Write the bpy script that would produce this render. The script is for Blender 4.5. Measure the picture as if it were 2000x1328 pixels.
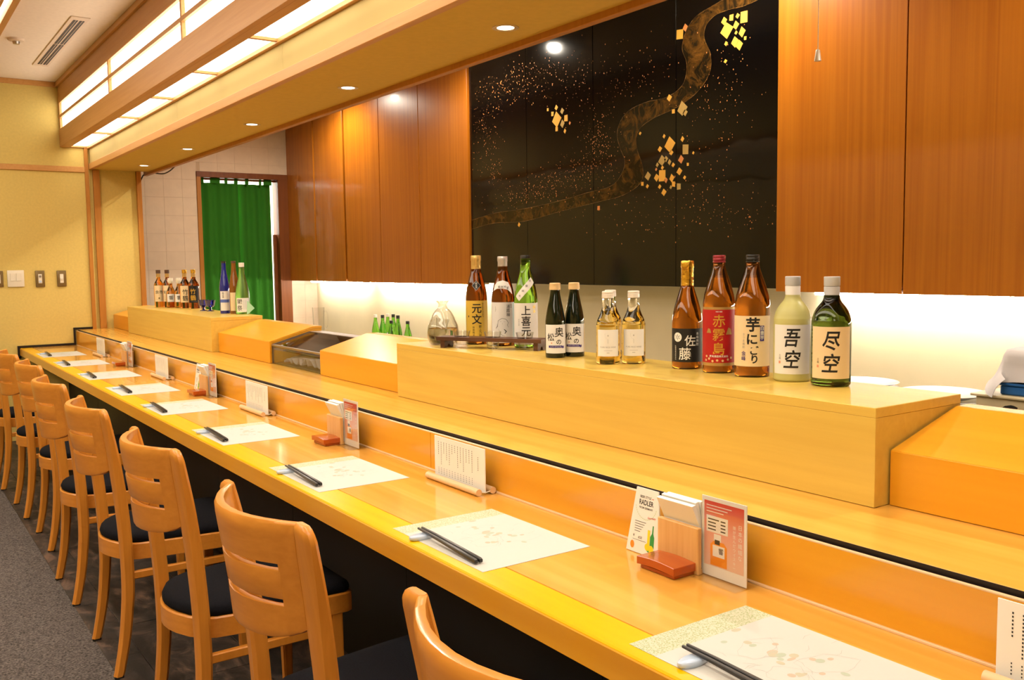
import bpy, bmesh, math, random
from mathutils import Vector, Matrix

scene = bpy.context.scene
for o in list(bpy.data.objects):
    bpy.data.objects.remove(o, do_unlink=True)
COL = scene.collection
PI = math.pi

# ---------------------------------------------------------------- camera
cam_d = bpy.data.cameras.new('camera')
cam_d.sensor_width = 36.0
cam_d.lens = 36.0 * 1805.14 / 2000.0
cam_d.clip_start = 0.05
cam = bpy.data.objects.new('camera', cam_d)
COL.objects.link(cam)
CAM = Vector((-0.940, 0.0, 1.332))
yaw, pitch, roll = math.radians(34.775), math.radians(-4.813), math.radians(-0.799)
f = Vector((math.sin(yaw) * math.cos(pitch), math.cos(yaw) * math.cos(pitch), math.sin(pitch)))
r = Vector((math.cos(yaw), -math.sin(yaw), 0))
u = r.cross(f)
r2 = r * math.cos(roll) + u * math.sin(roll)
u2 = -r * math.sin(roll) + u * math.cos(roll)
cam.matrix_world = Matrix(((r2.x, u2.x, -f.x, CAM.x), (r2.y, u2.y, -f.y, CAM.y), (r2.z, u2.z, -f.z, CAM.z), (0, 0, 0, 1)))
scene.camera = cam

# ---------------------------------------------------------------- view, world
scene.view_settings.view_transform = 'Standard'
scene.view_settings.look = 'None'
scene.view_settings.exposure = 0.47
scene.view_settings.gamma = 1.0
scene.view_settings.use_curve_mapping = False
world = bpy.data.worlds.new('world')
scene.world = world
world.use_nodes = True
world.node_tree.nodes['Background'].inputs[0].default_value = (1.0, 0.9, 0.75, 1)
world.node_tree.nodes['Background'].inputs[1].default_value = 0.05
cy = scene.cycles
cy.max_bounces = 5
cy.diffuse_bounces = 2
cy.glossy_bounces = 2
cy.transmission_bounces = 5
cy.transparent_max_bounces = 16
cy.caustics_reflective = False
cy.caustics_refractive = False
cy.sample_clamp_indirect = 4.0
cy.use_adaptive_sampling = True
cy.adaptive_threshold = 0.06
cy.adaptive_min_samples = 12

SHOJI = 3.2          # glow of the paper lantern panes
ROOM = 4.2           # glow of the dining room ceiling light and the added unseen one
UNDER = 50.0         # under-cabinet tubes
SPOT = 11.0          # soffit downlights, watts
KITCHEN = 50.0       # kitchen downlights, watts
BACKROOM = 120.0


def lamp(name, kind, loc, energy, color=(1, .9, .75), size=.1, size_y=None, rot=(0, 0, 0), spot=None, parent=None):
    d = bpy.data.lights.new(name, kind)
    d.energy = energy
    d.color = color
    if kind == 'AREA':
        d.size = size
        if size_y:
            d.shape = 'RECTANGLE'
            d.size_y = size_y
    else:
        d.shadow_soft_size = size
    if spot:
        d.spot_size = spot
        d.spot_blend = .6
    o = bpy.data.objects.new(name, d)
    COL.objects.link(o)
    o.location = loc
    o.rotation_euler = rot
    if parent:
        o.parent = parent
        o.location = Vector(loc) - parent.location
    return o


# ---------------------------------------------------------------- materials
def nt(name):
    m = bpy.data.materials.new(name)
    m.use_nodes = True
    t = m.node_tree
    return m, t, t.nodes['Principled BSDF']


def setp(b, color=None, rough=.5, metal=0, spec=.5, coat=0, trans=0, ior=1.45, emit=None, es=0):
    if color is not None:
        b.inputs['Base Color'].default_value = (*color, 1)
    b.inputs['Roughness'].default_value = rough
    b.inputs['Metallic'].default_value = metal
    b.inputs['Specular IOR Level'].default_value = spec
    b.inputs['Coat Weight'].default_value = coat
    b.inputs['Coat Roughness'].default_value = .08
    b.inputs['Transmission Weight'].default_value = trans
    b.inputs['IOR'].default_value = ior
    if emit:
        b.inputs['Emission Color'].default_value = (*emit, 1)
        b.inputs['Emission Strength'].default_value = es


def plain(name, color, rough=.5, noise=0, nscale=40, bump=0, bscale=200, **k):
    m, t, b = nt(name)
    setp(b, color, rough, **k)
    N = t.nodes
    if noise or bump:
        tc = N.new('ShaderNodeTexCoord')
    if noise:
        n = N.new('ShaderNodeTexNoise')
        n.inputs['Scale'].default_value = nscale
        n.inputs['Detail'].default_value = 2
        t.links.new(tc.outputs['Object'], n.inputs['Vector'])
        rp = N.new('ShaderNodeValToRGB')
        rp.color_ramp.elements[0].position = .3
        rp.color_ramp.elements[1].position = .7
        rp.color_ramp.elements[0].color = (*[c * (1 - noise) for c in color], 1)
        rp.color_ramp.elements[1].color = (*[min(1, c * (1 + noise)) for c in color], 1)
        t.links.new(n.outputs['Fac'], rp.inputs['Fac'])
        t.links.new(rp.outputs['Color'], b.inputs['Base Color'])
    if bump:
        n2 = N.new('ShaderNodeTexNoise')
        n2.inputs['Scale'].default_value = bscale
        n2.inputs['Detail'].default_value = 1
        t.links.new(tc.outputs['Object'], n2.inputs['Vector'])
        bp = N.new('ShaderNodeBump')
        bp.inputs['Strength'].default_value = bump
        bp.inputs['Distance'].default_value = .004
        t.links.new(n2.outputs['Fac'], bp.inputs['Height'])
        t.links.new(bp.outputs['Normal'], b.inputs['Normal'])
    return m


def wood(name, c1, c2, axis='Y', fine=60, rough=.35, coat=0, spec=.5, figure=.25, stretch=.04):
    """straight grained wood: noise stretched along one axis plus broad cathedral figure"""
    m, t, b = nt(name)
    setp(b, c1, rough, coat=coat, spec=spec)
    N = t.nodes
    tc = N.new('ShaderNodeTexCoord')
    mp = N.new('ShaderNodeMapping')
    s = [1, 1, 1]
    s['XYZ'.index(axis)] = stretch
    mp.inputs['Scale'].default_value = s
    t.links.new(tc.outputs['Object'], mp.inputs['Vector'])
    n = N.new('ShaderNodeTexNoise')
    n.inputs['Scale'].default_value = fine
    n.inputs['Detail'].default_value = 2.5
    n.inputs['Roughness'].default_value = .6
    t.links.new(mp.outputs['Vector'], n.inputs['Vector'])
    n2 = N.new('ShaderNodeTexNoise')
    n2.inputs['Scale'].default_value = fine * .14
    n2.inputs['Detail'].default_value = 2
    n2.inputs['Distortion'].default_value = 1.2
    t.links.new(mp.outputs['Vector'], n2.inputs['Vector'])
    mul = N.new('ShaderNodeMath')
    mul.operation = 'MULTIPLY'
    mul.inputs[1].default_value = 9
    t.links.new(n2.outputs['Fac'], mul.inputs[0])
    fr = N.new('ShaderNodeMath')
    fr.operation = 'PINGPONG'
    fr.inputs[1].default_value = 1
    t.links.new(mul.outputs[0], fr.inputs[0])
    mx = N.new('ShaderNodeMath')
    mx.operation = 'MULTIPLY_ADD'
    mx.inputs[1].default_value = figure
    t.links.new(fr.outputs[0], mx.inputs[0])
    m2 = N.new('ShaderNodeMath')
    m2.operation = 'MULTIPLY'
    m2.inputs[1].default_value = 1 - figure
    t.links.new(n.outputs['Fac'], m2.inputs[0])
    t.links.new(m2.outputs[0], mx.inputs[2])
    rp = N.new('ShaderNodeValToRGB')
    rp.color_ramp.elements[0].position = .28
    rp.color_ramp.elements[1].position = .72
    rp.color_ramp.elements[0].color = (*c2, 1)
    rp.color_ramp.elements[1].color = (*c1, 1)
    t.links.new(mx.outputs[0], rp.inputs['Fac'])
    t.links.new(rp.outputs['Color'], b.inputs['Base Color'])
    return m


def glow(name, color, strength):
    m, t, b = nt(name)
    setp(b, color, .6, emit=color, es=strength)
    return m


def glass(name, color, rough=.0, ior=1.45):
    m, t, b = nt(name)
    setp(b, color, rough, trans=1.0, ior=ior)
    return m


def sheet_glass(name, tint, refl=1.0):
    """clear sheet: light passes straight through, the surface only mirrors at its edge-on share"""
    m = bpy.data.materials.new(name)
    m.use_nodes = True
    t = m.node_tree
    t.nodes.clear()
    out = t.nodes.new('ShaderNodeOutputMaterial')
    tr = t.nodes.new('ShaderNodeBsdfTransparent')
    tr.inputs[0].default_value = (*tint, 1)
    gl = t.nodes.new('ShaderNodeBsdfGlossy')
    gl.inputs['Roughness'].default_value = .02
    lw = t.nodes.new('ShaderNodeLayerWeight')
    lw.inputs['Blend'].default_value = .5
    pw = t.nodes.new('ShaderNodeMath')
    pw.operation = 'POWER'
    pw.inputs[1].default_value = 3.5
    t.links.new(lw.outputs['Facing'], pw.inputs[0])
    fr = t.nodes.new('ShaderNodeMath')
    fr.operation = 'MULTIPLY_ADD'
    fr.inputs[1].default_value = .55 * refl
    fr.inputs[2].default_value = .04 * refl
    t.links.new(pw.outputs[0], fr.inputs[0])
    mx = t.nodes.new('ShaderNodeMixShader')
    t.links.new(fr.outputs[0], mx.inputs[0])
    t.links.new(tr.outputs[0], mx.inputs[1])
    t.links.new(gl.outputs[0], mx.inputs[2])
    t.links.new(mx.outputs[0], out.inputs[0])
    return m


M = {}
M['counter'] = wood('counter_wood', (.82, .43, .090), (.73, .345, .052), 'Y', 34, .16, coat=.3, figure=.4)
M['counter_edge'] = wood('counter_edge_wood', (.92, .50, .0), (.88, .455, .0), 'Y', 40, .22, coat=.0, spec=.3)
M['riser'] = wood('riser_wood', (.82, .38, .026), (.74, .315, .016), 'Y', 34, .2, coat=.15, figure=.45)
M['ledge'] = wood('ledge_wood', (.84, .46, .085), (.77, .39, .058), 'Y', 34, .2, coat=.2)
M['box'] = wood('box_wood', (.78, .53, .105), (.72, .465, .085), 'Y', 70, .28, coat=.1)
M['cover'] = wood('cover_wood', (.86, .385, .022), (.80, .34, .015), 'Y', 40, .28, coat=.1)
M['chair'] = wood('chair_beech', (.72, .275, .036), (.645, .232, .026), 'Z', 90, .32, coat=.15)
M['chair_x'] = wood('chair_beech_across', (.72, .275, .036), (.645, .232, .026), 'Y', 90, .32, coat=.15)
M['panel'] = wood('cabinet_wood', (.53, .170, .011), (.43, .122, .007), 'Z', 70, .3, coat=.1, figure=.3, stretch=.02)
M['trim'] = wood('trim_wood', (.66, .33, .095), (.60, .28, .07), 'Y', 60, .45)
M['trim_z'] = wood('post_wood', (.52, .21, .03), (.45, .17, .02), 'Z', 60, .45)
M['jamb'] = wood('jamb_wood', (.24, .07, .014), (.19, .05, .009), 'Z', 60, .45)
M['lantern'] = wood('lantern_wood', (.60, .30, .095), (.54, .255, .07), 'Y', 70, .45)
M['wall'] = plain('wall_cloth', (.72, .53, .155), .9, noise=.04, nscale=60)
M['wall_cream'] = plain('cream_board', (.62, .46, .17), .85, noise=.03, nscale=4)
M['soffit'] = plain('soffit_cloth', (.72, .48, .105), .9, noise=.03, nscale=40)
M['ceiling'] = plain('ceiling_paper', (.90, .77, .64), .95, noise=.03, nscale=40)
M['plaster'] = plain('splash_plaster', (.88, .77, .54), .6, noise=.03, nscale=5)
M['tile'] = plain('wall_tile', (.88, .70, .53), .45, noise=.03, nscale=14)
M['grout'] = plain('grout', (.74, .57, .42), .9)
M['black'] = plain('black_panel', (.006, .005, .005), .5)
M['blacktrim'] = plain('black_trim', (.012, .008, .007), .35)
M['carpet'] = plain('carpet', (.112, .092, .086), 1.0, noise=.75, nscale=150, bump=.8, bscale=400)
M['white_plastic'] = plain('white_plastic', (.82, .74, .60), .4)
M['olive'] = plain('olive_plate', (.20, .13, .045), .35, metal=.3)
M['grey_metal'] = plain('grey_metal', (.45, .42, .38), .3, metal=1)
M['steel'] = plain('stainless', (.42, .40, .37), .28, metal=1, noise=.1, nscale=30)
M['cushion'] = plain('black_fabric', (.008, .008, .011), 1.0, noise=.3, nscale=300, spec=.12)
M['rubber'] = plain('rubber', (.01, .01, .01), .8)
M['paper'] = plain('white_paper', (.87, .84, .78), .7)
M['napkin'] = plain('napkin_paper', (.90, .86, .78), .9)
M['ink'] = plain('black_ink', (.012, .010, .010), .6)
M['white_ink'] = plain('white_ink', (.85, .83, .78), .6)
M['gold_ink'] = plain('gold_ink', (.80, .50, .08), .3, metal=.7)
M['red_ink'] = plain('red_ink', (.65, .03, .02), .5)
M['pale_red'] = plain('stamp_red', (.75, .30, .18), .6)
M['purple'] = plain('purple_ink', (.05, .03, .22), .5)
M['chop'] = plain('chopstick_black', (.020, .018, .018), .3)
M['porcelain'] = plain('porcelain', (.55, .66, .84), .15, coat=.4)
M['lacquer'] = wood('red_lacquer', (.50, .095, .010), (.42, .065, .006), 'Y', 30, .18, coat=.5)
M['pine'] = wood('pale_wood', (.78, .46, .18), (.66, .34, .10), 'Z', 90, .45)
M['dowel'] = wood('dowel_wood', (.84, .58, .34), (.78, .50, .26), 'Y', 90, .4)
M['cord'] = plain('white_cord', (.85, .8, .72), .8)
M['acrylic'] = sheet_glass('clear_acrylic', (.99, .985, .98))
M['glass'] = sheet_glass('clear_glass', (.95, .95, .94), 1.6)
M['sake'] = glass('clear_sake', (1, .97, .88), 0, 1.33)
M['pane'] = sheet_glass('case_glass', (.80, .82, .82))
M['amber'] = glass('amber_glass', (.27, .065, .006))
M['amber2'] = glass('light_amber_glass', (.85, .42, .05))
M['black_glass'] = plain('black_glass', (.006, .010, .004), .05, spec=.7)
M['dark_green'] = glass('dark_green_glass', (.10, .16, .02))
M['green'] = glass('green_glass', (.36, .80, .10), .03)
M['small_green'] = glass('small_green_glass', (.25, .75, .08), .0)
M['frost_green'] = glass('frosted_green_glass', (.28, .60, .10), .35)
M['blue'] = plain('blue_glass', (.012, .02, .22), .06, spec=.7, coat=.4)
M['brown_glass'] = plain('brown_bottle', (.22, .075, .012), .1, spec=.6, coat=.3)
M['frost'] = plain('frosted_yellow_glass', (.74, .68, .24), .35, trans=.35)
M['whisky'] = glass('whisky_glass', (.80, .34, .06))
M['dark_whisky'] = glass('dark_whisky_glass', (.45, .12, .02))
M['cutglass'] = sheet_glass('blue_cut_glass', (.16, .18, .80), 2.5)
M['gold_foil'] = plain('gold_foil', (.85, .52, .08), .25, metal=1, bump=.5, bscale=90)
M['pale_gold'] = plain('pale_gold_foil', (.80, .56, .20), .35, metal=.7, bump=.4, bscale=120)
M['silver_foil'] = plain('silver_foil', (.70, .66, .66), .3, metal=.6, bump=.3, bscale=120)
M['grey_tape'] = plain('grey_paper_tape', (.55, .55, .58), .8)
M['white_tape'] = plain('white_paper_tape', (.85, .80, .76), .7)
M['cap_gold'] = plain('matte_gold_cap', (.80, .56, .28), .4, metal=.3)
M['cap_white'] = plain('cream_cap', (.85, .76, .66), .35, metal=.1)
M['cap_red'] = plain('dark_red_cap', (.30, .03, .04), .3, metal=.4)
M['cap_black'] = plain('black_cap', (.02, .018, .016), .3)
M['cap_brown'] = plain('brown_cap', (.09, .04, .02), .5)
M['lab_white'] = plain('white_label', (.83, .79, .76), .6)
M['lab_cream'] = plain('cream_label', (.84, .64, .38), .6)
M['lab_gold'] = plain('gold_label', (.74, .47, .06), .5)
M['lab_black'] = plain('black_label', (.010, .009, .009), .5)
M['lab_red'] = plain('red_label', (.46, .010, .010), .45)
M['lab_tan'] = plain('tan_band', (.50, .30, .09), .4, metal=.3)
M['lab_teal'] = plain('pale_teal_label', (.55, .68, .66), .6)
M['lab_blue'] = plain('blue_label_band', (.10, .15, .50), .6)
M['darkwood'] = wood('dark_walnut', (.13, .05, .028), (.06, .022, .012), 'X', 90, .4)
M['gold_leaf'] = plain('gold_leaf', (.85, .43, .06), .5, metal=.15)
M['band_edge'] = plain('dim_gold_line', (.10, .044, .008), .3, noise=.8, nscale=60)
M['gold_pale'] = plain('pale_gold_leaf', (.50, .32, .09), .5, metal=.15)
M['gold_orange'] = plain('orange_gold_leaf', (.72, .26, .07), .5, metal=.15)
M['curtain'] = plain('green_curtain', (.026, .18, .008), .9)
M['curtain'].node_tree.nodes['Principled BSDF'].inputs['Subsurface Weight'].default_value = 0
M['plate'] = plain('white_plate', (.88, .88, .86), .25, coat=.3)
M['beige'] = plain('beige_plastic', (.66, .54, .33), .5)
M['blue_plastic'] = plain('blue_plastic', (.02, .13, .42), .4)
M['cloth'] = plain('white_cloth', (.78, .74, .76), .9)
M['worktop'] = plain('back_worktop', (.70, .58, .38), .4)
M['cable'] = plain('black_cable', (.01, .008, .008), .5)
M['shoji'] = glow('shoji_paper', (1.0, .95, .85), SHOJI)
M['roomlight'] = glow('ceiling_light_paper', (1.0, .90, .74), ROOM)
M['lens'] = glow('downlight_lens', (1.0, .93, .78), 6.0)
M['lens'].cycles.emission_sampling = 'NONE'
M['tube'] = glow('fluorescent_tube', (1.0, .94, .80), UNDER)
M['ring'] = plain('downlight_ring', (.70, .50, .26), .35, metal=.3)
M['vent'] = plain('vent_paint', (.78, .62, .48), .6)
M['ventdark'] = plain('vent_dark', (.03, .02, .016), .6)
M['white_wall'] = plain('white_wall', (.85, .85, .82), .8)
M['signgreen'] = plain('green_sign', (.05, .70, .20), .5)
M['palegreen'] = plain('pale_green_paper', (.45, .75, .50), .5)
M['yellow_ink'] = plain('yellow_ink', (.85, .68, .02), .5)
M['green_ink'] = plain('green_ink', (.03, .30, .06), .5)
M['pale_green_ink'] = plain('pale_green_ink', (.55, .68, .45), .6)
M['orange_ink'] = plain('orange_ink', (.85, .28, .02), .5)
M['grey_ink'] = plain('grey_ink', (.35, .33, .32), .6)
M['art_tan'] = plain('pale_tan_print', (.50, .46, .34), .7)
M['art_peach'] = plain('pale_peach_print', (.53, .42, .32), .7)
M['art_green'] = plain('pale_green_print', (.43, .48, .38), .7)
M['art_line'] = plain('pale_line_print', (.40, .40, .36), .7)


def slate_material():
    m, t, b = nt('slate')
    setp(b, (.03, .02, .02), .55)
    N = t.nodes
    tc = N.new('ShaderNodeTexCoord')
    mp = N.new('ShaderNodeMapping')
    mp.inputs['Scale'].default_value = (1, .45, 1)
    mp.inputs['Rotation'].default_value = (0, 0, .7)
    n = N.new('ShaderNodeTexNoise')
    n.inputs['Scale'].default_value = 11
    n.inputs['Detail'].default_value = 8
    n.inputs['Roughness'].default_value = .65
    n.inputs['Distortion'].default_value = 1.4
    rp = N.new('ShaderNodeValToRGB')
    e = rp.color_ramp.elements
    e[0].position = .38
    e[0].color = (.012, .009, .007, 1)
    e[1].position = .68
    e[1].color = (.17, .10, .068, 1)
    e.new(.52).color = (.045, .032, .026, 1)
    t.links.new(tc.outputs['Object'], mp.inputs['Vector'])
    t.links.new(mp.outputs['Vector'], n.inputs['Vector'])
    t.links.new(n.outputs['Fac'], rp.inputs['Fac'])
    t.links.new(rp.outputs['Color'], b.inputs['Base Color'])
    bp = N.new('ShaderNodeBump')
    bp.inputs['Strength'].default_value = .5
    bp.inputs['Distance'].default_value = .006
    t.links.new(n.outputs['Fac'], bp.inputs['Height'])
    t.links.new(bp.outputs['Normal'], b.inputs['Normal'])
    return m


def mural_material():
    """black lacquer with greyer washes below two wandering horizons"""
    m, t, b = nt('black_lacquer')
    setp(b, (.004, .004, .004), .10, spec=.45)
    N = t.nodes
    tc = N.new('ShaderNodeTexCoord')
    sp = N.new('ShaderNodeSeparateXYZ')
    t.links.new(tc.outputs['Object'], sp.inputs['Vector'])
    n = N.new('ShaderNodeTexNoise')
    n.inputs['Scale'].default_value = 3.2
    n.inputs['Detail'].default_value = 6
    t.links.new(tc.outputs['Object'], n.inputs['Vector'])
    a = N.new('ShaderNodeMath')
    a.operation = 'MULTIPLY_ADD'
    a.inputs[1].default_value = .16
    t.links.new(n.outputs['Fac'], a.inputs[0])
    t.links.new(sp.outputs['Z'], a.inputs[2])
    rp = N.new('ShaderNodeValToRGB')
    mr = N.new('ShaderNodeMapRange')
    mr.inputs['From Min'].default_value = 1.2
    mr.inputs['From Max'].default_value = 2.8
    t.links.new(a.outputs[0], mr.inputs['Value'])
    t.links.new(mr.outputs[0], rp.inputs['Fac'])
    e = rp.color_ramp.elements
    e[0].position = 0
    e[0].color = (.009, .008, .006, 1)
    e[1].position = 1
    e[1].color = (.0012, .0012, .0014, 1)
    for pos, c in ((.33, (.013, .0115, .0085)), (.368, (.012, .0105, .008)), (.372, (.002, .0015, .0015)), (.385, (.010, .009, .007)),
                   (.468, (.013, .012, .0098)), (.474, (.0008, .0007, .0007)), (.56, (.0012, .0012, .0014))):
        x = e.new(pos)
        x.color = (*c, 1)
    t.links.new(rp.outputs['Color'], b.inputs['Base Color'])
    return m


def ribbon_material():
    m, t, b = nt('gold_dust_ribbon')
    setp(b, (.05, .03, .01), .14, spec=.45)
    N = t.nodes
    tc = N.new('ShaderNodeTexCoord')
    n = N.new('ShaderNodeTexNoise')
    n.inputs['Scale'].default_value = 9
    n.inputs['Detail'].default_value = 9
    n.inputs['Roughness'].default_value = .75
    n.inputs['Distortion'].default_value = 1.5
    t.links.new(tc.outputs['Object'], n.inputs['Vector'])
    rp = N.new('ShaderNodeValToRGB')
    e = rp.color_ramp.elements
    e[0].position = .46
    e[0].color = (.010, .0066, .0028, 1)
    e[1].position = .80
    e[1].color = (.20, .080, .012, 1)
    t.links.new(n.outputs['Fac'], rp.inputs['Fac'])
    t.links.new(rp.outputs['Color'], b.inputs['Base Color'])
    return m


def mat_material():
    """white placemat paper with a speckled green band at its far end"""
    m, t, b = nt('placemat_paper')
    setp(b, (.58, .565, .53), .6)
    N = t.nodes
    tc = N.new('ShaderNodeTexCoord')
    sp = N.new('ShaderNodeSeparateXYZ')
    t.links.new(tc.outputs['Object'], sp.inputs['Vector'])
    gt = N.new('ShaderNodeMath')
    gt.operation = 'GREATER_THAN'
    gt.inputs[1].default_value = .325
    t.links.new(sp.outputs['Y'], gt.inputs[0])
    n = N.new('ShaderNodeTexVoronoi')
    n.inputs['Scale'].default_value = 300
    t.links.new(tc.outputs['Object'], n.inputs['Vector'])
    rp = N.new('ShaderNodeValToRGB')
    rp.color_ramp.elements[0].position = .32
    rp.color_ramp.elements[0].color = (.36, .41, .20, 1)
    rp.color_ramp.elements[1].position = .55
    rp.color_ramp.elements[1].color = (.58, .57, .42, 1)
    t.links.new(n.outputs['Distance'], rp.inputs['Fac'])
    mx = N.new('ShaderNodeMix')
    mx.data_type = 'RGBA'
    t.links.new(gt.outputs[0], mx.inputs[0])
    mx.inputs[6].default_value = (.58, .565, .53, 1)
    t.links.new(rp.outputs['Color'], mx.inputs[7])
    t.links.new(mx.outputs[2], b.inputs['Base Color'])
    return m


def by_height(m, z0, low, high):
    """glass whose content colour stops at a fill line z0"""
    t = m.node_tree
    b = t.nodes['Principled BSDF']
    tc = t.nodes.new('ShaderNodeTexCoord')
    sp = t.nodes.new('ShaderNodeSeparateXYZ')
    t.links.new(tc.outputs['Object'], sp.inputs['Vector'])
    gt = t.nodes.new('ShaderNodeMath')
    gt.operation = 'GREATER_THAN'
    gt.inputs[1].default_value = z0
    t.links.new(sp.outputs['Z'], gt.inputs[0])
    mx = t.nodes.new('ShaderNodeMix')
    mx.data_type = 'RGBA'
    t.links.new(gt.outputs[0], mx.inputs[0])
    mx.inputs[6].default_value = (*low, 1)
    mx.inputs[7].default_value = (*high, 1)
    t.links.new(mx.outputs[2], b.inputs['Base Color'])
    return m


M['slate'] = slate_material()
M['mural'] = mural_material()
M['ribbon'] = ribbon_material()
M['mat'] = mat_material()
M['ricewine'] = by_height(glass('rice_wine_glass', (1, 1, 1)), .146, (.98, .72, .20), (1, .98, .92))
M['amber_fill'] = by_height(glass('amber_filled_glass', (1, 1, 1)), .245, (.40, .125, .010), (.17, .06, .018))


def poster_material():
    m, t, b = nt('poster_print')
    setp(b, (.8, .3, .25), .5)
    N = t.nodes
    tc = N.new('ShaderNodeTexCoord')
    sp = N.new('ShaderNodeSeparateXYZ')
    t.links.new(tc.outputs['Object'], sp.inputs['Vector'])
    mr = N.new('ShaderNodeMapRange')
    mr.inputs['From Min'].default_value = .02
    mr.inputs['From Max'].default_value = .155
    t.links.new(sp.outputs['Z'], mr.inputs['Value'])
    rp = N.new('ShaderNodeValToRGB')
    e = rp.color_ramp.elements
    e[0].color = (.82, .56, .42, 1)
    e[1].color = (.70, .045, .02, 1)
    e.new(.55).color = (.78, .34, .28, 1)
    e.new(.8).color = (.70, .16, .11, 1)
    t.links.new(mr.outputs[0], rp.inputs['Fac'])
    t.links.new(rp.outputs['Color'], b.inputs['Base Color'])
    return m


M['poster'] = poster_material()


# ---------------------------------------------------------------- mesh helpers
def box(bm, x0, x1, y0, y1, z0, z1, bevel=0.0, seg=1):
    vs = [bm.verts.new(p) for p in ((x0, y0, z0), (x1, y0, z0), (x1, y1, z0), (x0, y1, z0), (x0, y0, z1), (x1, y0, z1), (x1, y1, z1), (x0, y1, z1))]
    fs = [bm.faces.new([vs[i] for i in q]) for q in ((0, 3, 2, 1), (4, 5, 6, 7), (0, 1, 5, 4), (1, 2, 6, 5), (2, 3, 7, 6), (3, 0, 4, 7))]
    if bevel:
        es = list({e for q in fs for e in q.edges})
        bmesh.ops.bevel(bm, geom=es, offset=bevel, segments=seg, profile=.5, affect='EDGES')
    return vs


def prism(bm, pts, axis, a0, a1, bevel=0.0):
    """extrude a closed 2D polygon along an axis; pts are in the two other axes in xyz order"""
    def P(p, a):
        return {'x': (a, p[0], p[1]), 'y': (p[0], a, p[1]), 'z': (p[0], p[1], a)}[axis]
    A = [bm.verts.new(P(p, a0)) for p in pts]
    B = [bm.verts.new(P(p, a1)) for p in pts]
    fs = [bm.faces.new(A), bm.faces.new(B[::-1])]
    n = len(pts)
    for i in range(n):
        fs.append(bm.faces.new([A[i], B[i], B[(i + 1) % n], A[(i + 1) % n]]))
    bmesh.ops.recalc_face_normals(bm, faces=fs)
    if bevel:
        es = list({e for q in fs for e in q.edges})
        bmesh.ops.bevel(bm, geom=es, offset=bevel, segments=1, profile=.5, affect='EDGES')


def lathe(bm, prof, seg=32, cx=0, cy=0, closed=False):
    rings = []
    for (rr, z) in prof:
        if rr < 1e-6:
            rings.append([bm.verts.new((cx, cy, z))])
        else:
            rings.append([bm.verts.new((cx + rr * math.cos(2 * PI * k / seg), cy + rr * math.sin(2 * PI * k / seg), z)) for k in range(seg)])
    pairs = list(zip(rings, rings[1:]))
    if closed:
        pairs.append((rings[-1], rings[0]))
    for a, b in pairs:
        if len(a) == 1 and len(b) == 1:
            continue
        for k in range(seg):
            k2 = (k + 1) % seg
            if len(a) == 1:
                bm.faces.new((a[0], b[k2], b[k]))
            elif len(b) == 1:
                bm.faces.new((a[k], a[k2], b[0]))
            else:
                bm.faces.new((a[k], a[k2], b[k2], b[k]))
    bmesh.ops.recalc_face_normals(bm, faces=bm.faces[:])


def tube(bm, pts, rad, seg=8):
    pts = [Vector(p) for p in pts]
    rings = []
    up = Vector((0, 0, 1))
    for i, p in enumerate(pts):
        d = (pts[min(i + 1, len(pts) - 1)] - pts[max(i - 1, 0)]).normalized()
        a = d.cross(up if abs(d.z) < .95 else Vector((1, 0, 0))).normalized()
        b = d.cross(a)
        rr = rad[i] if isinstance(rad, (list, tuple)) else rad
        rings.append([bm.verts.new(p + (a * math.cos(2 * PI * k / seg) + b * math.sin(2 * PI * k / seg)) * rr) for k in range(seg)])
    for a, b in zip(rings, rings[1:]):
        for k in range(seg):
            bm.faces.new((a[k], a[(k + 1) % seg], b[(k + 1) % seg], b[k]))
    bm.faces.new(rings[0][::-1])
    bm.faces.new(rings[-1])
    bmesh.ops.recalc_face_normals(bm, faces=bm.faces[:])


def smooth_curve(rows, n=6):
    """Catmull-Rom through rows of numbers"""
    out = []
    for i in range(len(rows) - 1):
        p0, p1, p2, p3 = rows[max(i - 1, 0)], rows[i], rows[i + 1], rows[min(i + 2, len(rows) - 1)]
        for k in range(n):
            t = k / n
            out.append(tuple(.5 * (2 * b + (c - a) * t + (2 * a - 5 * b + 4 * c - d) * t * t + (3 * b - a - 3 * c + d) * t ** 3) for a, b, c, d in zip(p0, p1, p2, p3)))
    out.append(tuple(rows[-1]))
    return out


def link(name, bm, mat, parent=None, smooth=None, worldco=False):
    me = bpy.data.meshes.new(name)
    bm.to_mesh(me)
    bm.free()
    me.materials.append(M[mat] if isinstance(mat, str) else mat)
    if smooth:
        for p in me.polygons:
            p.use_smooth = True
        me.set_sharp_from_angle(angle=math.radians(smooth))
    o = bpy.data.objects.new(name, me)
    COL.objects.link(o)
    if parent:
        o.parent = parent
        if worldco:
            q = parent
            while q:
                o.location = o.location - q.location
                q = q.parent
    return o


def wpart(name, bm, mat, parent, smooth=None):
    return link(name, bm, mat, parent, smooth, True)


def B(*a, **k):
    bm = bmesh.new()
    box(bm, *a, **k)
    return bm


def PR(*a, **k):
    bm = bmesh.new()
    prism(bm, *a, **k)
    return bm


def LA(*a, **k):
    bm = bmesh.new()
    lathe(bm, *a, **k)
    return bm


def TU(*a, **k):
    bm = bmesh.new()
    tube(bm, *a, **k)
    return bm


def tag(o, label, cat=None, group=None, kind=None):
    o['label'] = label
    if cat:
        o['category'] = cat
    if group:
        o['group'] = group
    if kind:
        o['kind'] = kind
    return o


def thing(name, label, cat, loc=(0, 0, 0), rz=0, group=None, kind=None):
    o = bpy.data.objects.new(name, None)
    o.empty_display_size = .05
    COL.objects.link(o)
    o.location = loc
    o.rotation_euler = (0, 0, rz)
    return tag(o, label, cat, group, kind)


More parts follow.
